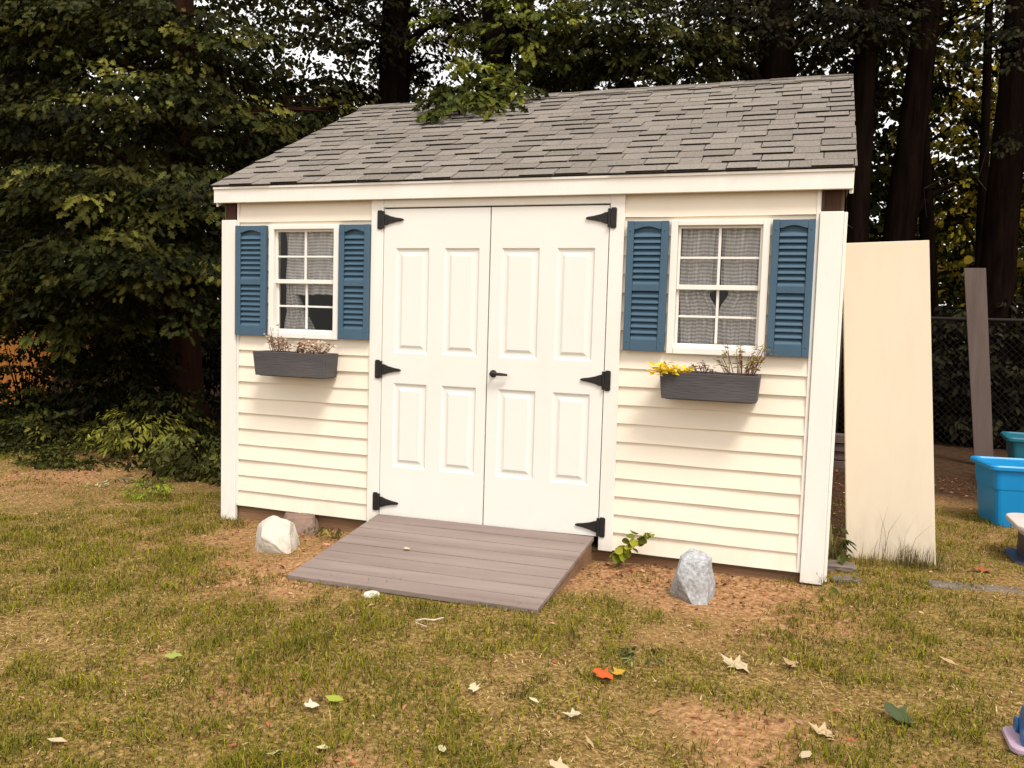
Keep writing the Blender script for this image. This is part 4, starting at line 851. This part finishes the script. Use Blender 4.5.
def tuft(label, c, n, h, spread, cols):
    t = thing('grass_tuft', label, 'grass tuft', (c[0], c[1], float(ground_z(*c))))
    x = c[0]+rng.normal(0, spread, n); y = c[1]+rng.normal(0, spread*.35, n); a = rng.uniform(0, 6.28, n); hh = h*rng.uniform(.35, 1, n); ln = rng.uniform(.3, 1.2, n); wv = rng.uniform(.002, .004, n); Z = np.zeros(n)
    B = np.stack([np.stack([np.cos(a)*wv, np.sin(a)*wv, Z], 1), np.stack([-np.sin(a)*hh*ln, np.cos(a)*hh*ln*.6, -.3*hh*ln], 1), np.stack([Z, Z, hh], 1)], 2)
    cols = np.array(cols); cloud('blades', *BLADE, np.stack([x, y, ground_z(x, y)-.005], 1), B, cols[rng.integers(0, len(cols), n)]*rng.uniform(.7, 1.2, (n, 1)), M['grass'], t)
tuft('long dry grass tuft against the foot of the cream board', (4.22, .66), 260, .17, .10, [(.14, .12, .05), (.30, .22, .10), (.09, .07, .035)])
tuft('green grass tuft at the left foot of the cream board', (3.98, .60), 200, .09, .09, [(.18, .16, .03), (.25, .2, .06)])
tuft('a few tall thin blades before the middle of the cream board', (4.10, .68), 10, .42, .07, [(.14, .12, .05), (.22, .18, .08)])
# ground cover under the shrubs
n = 5200; x = rng.uniform(-7, -.12, n); y = 1.35+rng.random(n)**1.3*2.6+.4*(vnoise(x+30, np.zeros(n), .8, 33)-.5); ok = vnoise(x+10, y+10, .3, 41) > .33; ok |= y > 2.2; x, y = x[ok], y[ok]; n = len(x)
c = np.stack([x, y, ground_z(x, y)+rng.uniform(.01, .07, n)], 1); P, D, Nn = spray(c, rng.normal(0, 1, (n, 3))*(1, 1, .3), 9, .14)
cols = np.array(GREENS+[(.10, .11, .02), (.08, .075, .018), (.05, .055, .02)]); C = cols[rng.integers(0, len(cols), len(P))]*rng.uniform(.7, 1.3, (len(P), 1))
tag(cloud('undergrowth', *SIMPLE, P, basis(D, Nn, rng.uniform(.03, .06, len(P))), C, M['leaf']), 'leafy ground cover creeping out from under the shrubs at left', 'undergrowth', kind='stuff')
# the wood beyond: a mass of foliage behind the trees
n = 46000; x = rng.uniform(-22, 20, n); y = rng.uniform(9.5, 19, n); z = rng.random(n)**1.5*11
dens = vnoise(x+100, y*.0+z*1.0+50, 1.1, 51)*.6+vnoise(x+100, z+50, .4, 52)*.4
hole = np.exp(-((x+6.5-.25*(y-12))/3.2)**2)*.22+np.exp(-((x+2.0)/2.0)**2)*.07
thr = np.clip(.15+.042*z+hole*(z > 3)-.035*(x > 4), .12, .58); ok = dens > thr; c = np.stack([x, y, z-.1], 1)[ok]; n = len(c)
P, D, Nn = spray(c, rng.normal(0, 1, (n, 3))*(1, 1, .3), 12, .8); tone = np.repeat(rng.uniform(.6, 1.4, (n, 1)), 12, 0)
cols = np.array(DARKS+GREENS); yel = np.array(BACKLIT_YELLOWS); right = np.clip((np.repeat(c[:, 0], 12)-4.5)/2.5, 0, 1)*.6*(np.repeat(c[:, 2], 12) > 1.5)
C = np.where((rng.random(len(P)) < right)[:, None], yel[rng.integers(0, 4, len(P))], cols[rng.integers(0, len(cols), len(P))])*tone
tag(cloud('distant_woods', *ROUND, P, basis(D, Nn, rng.uniform(.08, .15, len(P))), C, M['farleaf']), 'far wood of mixed foliage closing the view behind the trees', 'woods', kind='stuff')

# ------------------------------------------------------------------ fallen leaves one can tell apart
def fallen(px, py, size, col, label, rot, shape=OAK, curl=.2):
    p = at(px, py, z=-.1); gz = float(ground_z(p[0], p[1])); p = at(px, py, z=gz+.022)
    T = np.array(shape[0]); T[:, 0] -= .5; T[:, 2] += curl*random.uniform(.5, 2)*(T[:, 0]**2)*1.5+curl*random.uniform(-.5, 1.5)*T[:, 1]**2+.08*np.sin(T[:, 0]*9+T[:, 1]*7)
    ca, sa = math.cos(rot), math.sin(rot); tx, ty = random.uniform(-.2, .2), random.uniform(.0, .4); B = np.array([np.array(Matrix.Rotation(ty, 3, 'X') @ Matrix.Rotation(tx, 3, 'Y')) @ np.array([[ca, -sa, 0], [sa, ca, 0], [0, 0, 1]])])*size; P = np.array([[p[0], p[1], gz+.022]]); col = tuple(q*.66 for q in col); size *= 1.2
    o = cloud('fallen_leaf', T, shape[1], P-np.array(p)[None]*0, B, np.array([col]), M['litter'])
    # keep the origin at the leaf itself
    o.data.transform(Matrix.Translation((-p[0], -p[1], -(gz+.022)))); o.location = (p[0], p[1], gz+.022)
    return tag(o, label, 'leaf', 'fallen leaves on the lawn')
MAPLE = half_leaf([(0, 0), (.1, .28), (.3, .2), (.42, .5), (.55, .2), (.8, .24), (1, 0)], .2, .1)
CRM, TAN, YG, PALE = (.66, .53, .34), (.55, .38, .20), (.36, .42, .06), (.68, .62, .38)
for a in [(735, 664, .135, CRM, 'large pale oak leaf lying on the lawn below the granite rock', -.5), (790, 663, .10, TAN, 'curled tan oak leaf beside the large pale oak leaf', 1.2), (573, 714, .075, (.72, .62, .42), 'small cream oak leaf on bare straw below the orange leaf', .2),
          (604, 675, .085, (.62, .13, .035), 'bright orange leaf on the lawn before the ramp', -.4, MAPLE), (619, 672, .06, (.58, .36, .05), 'yellow leaf touching the bright orange leaf', .9, MAPLE), (534, 700, .042, PALE, 'small round pale leaf left of the cream oak leaf', 0, SIMPLE),
          (174, 656, .065, (.36, .42, .10), 'fresh lime green leaf lying alone on the left lawn', .3, MAPLE), (335, 699, .07, YG, 'yellowish green leaf next to a white scrap on the lawn', .1, SIMPLE), (312, 705, .055, (.75, .68, .5), 'cream crumpled leaf beside the yellowish green leaf', .7, MAPLE),
          (474, 687, .055, PALE, 'pale yellow leaf on dark grass below the ramp', 2.4, MAPLE), (323, 747, .048, PALE, 'small cream leaf on bare soil near the bottom edge', .8, SIMPLE), (442, 748, .055, (.6, .55, .3), 'pale narrow leaf beside the dark grass tuft at the bottom edge', 2.2, SIMPLE),
          (275, 752, .06, (.5, .47, .2), 'pale olive leaf standing in grass near the bottom edge', .9, LANCE), (57, 740, .06, CRM, 'cream leaf in the bottom left corner of the lawn', .5, SIMPLE), (900, 716, .115, (.085, .11, .05), 'dark green crumpled leaf on the right lawn', -.6, MAPLE), (888, 712, .05, CRM, 'small cream leaf touching the dark green leaf', .8, SIMPLE),
          (822, 731, .10, (.62, .46, .27), 'torn tan oak leaf near the bottom right', -.3), (806, 755, .075, CRM, 'cream leaf standing on edge at the bottom right', 1.3, SIMPLE), (948, 661, .07, TAN, 'tan leaf on the lawn below the timber edging', -.3, SIMPLE), (560, 767, .07, CRM, 'cream leaf cut by the bottom edge of the picture', .1, MAPLE),
          (982, 570, .09, (.42, .13, .05), 'reddish brown leaf before the navy play table base', -.3, MAPLE), (590, 742, .05, TAN, 'tan curled leaf just above the bottom edge', -.7, LANCE), (655, 711, .06, (.45, .24, .10), 'brown curled leaf between dark weed tuft and bottom edge', .6, LANCE)]:
    fallen(*a)
for px, py, s, col, lab in [(327, 545, .04, (.45, .2, .11), 'small orange brown leaf on the left half of the ramp'), (407, 549, .035, (.62, .42, .25), 'small tan leaf on the middle of the ramp')]:
    n_ = np.cross(Fr-Fl, Bl-Fl); n_ = n_/np.linalg.norm(n_); d = CR.T @ np.array([(px-512)/F, (384-py)/F, 1.0]); t_ = ((Fl+np.array([0, 0, .014])-CAM) @ n_)/(d @ n_); p = CAM+t_*d
    T = np.array(MAPLE[0]); T[:, 0] -= .5; T[:, 2] += .3*T[:, 0]**2+.1
    o = cloud('fallen_leaf', T, MAPLE[1], np.zeros((1, 3)), basis(np.array([[1., .3, 0]]), n_[None], [s]), np.array([col]), M['litter']); o.location = p; tag(o, lab, 'leaf', 'fallen leaves on the ramp')

p = at(428, 630, z=-.1); gz = float(ground_z(p[0], p[1])); mb = MB(); mb.tube([(p[0]-.055, p[1]-.01, gz+.022), (p[0]-.02, p[1], gz+.03), (p[0]+.025, p[1]+.004, gz+.03), (p[0]+.06, p[1]+.03, gz+.038)], [.0022, .003, .003, .002], 6); mb.tube([(p[0]-.03, p[1], gz+.028), (p[0]-.045, p[1]-.03, gz+.02), (p[0]+.02, p[1]-.055, gz+.02)], [.0024, .002, .0015], 6)
tag(mb.build('dry_twig', mat('bleached twig', (.50, .43, .34), (.62, .55, .45), .8, 30)), 'bleached forked twig lying on green grass below the ramp', 'twig')
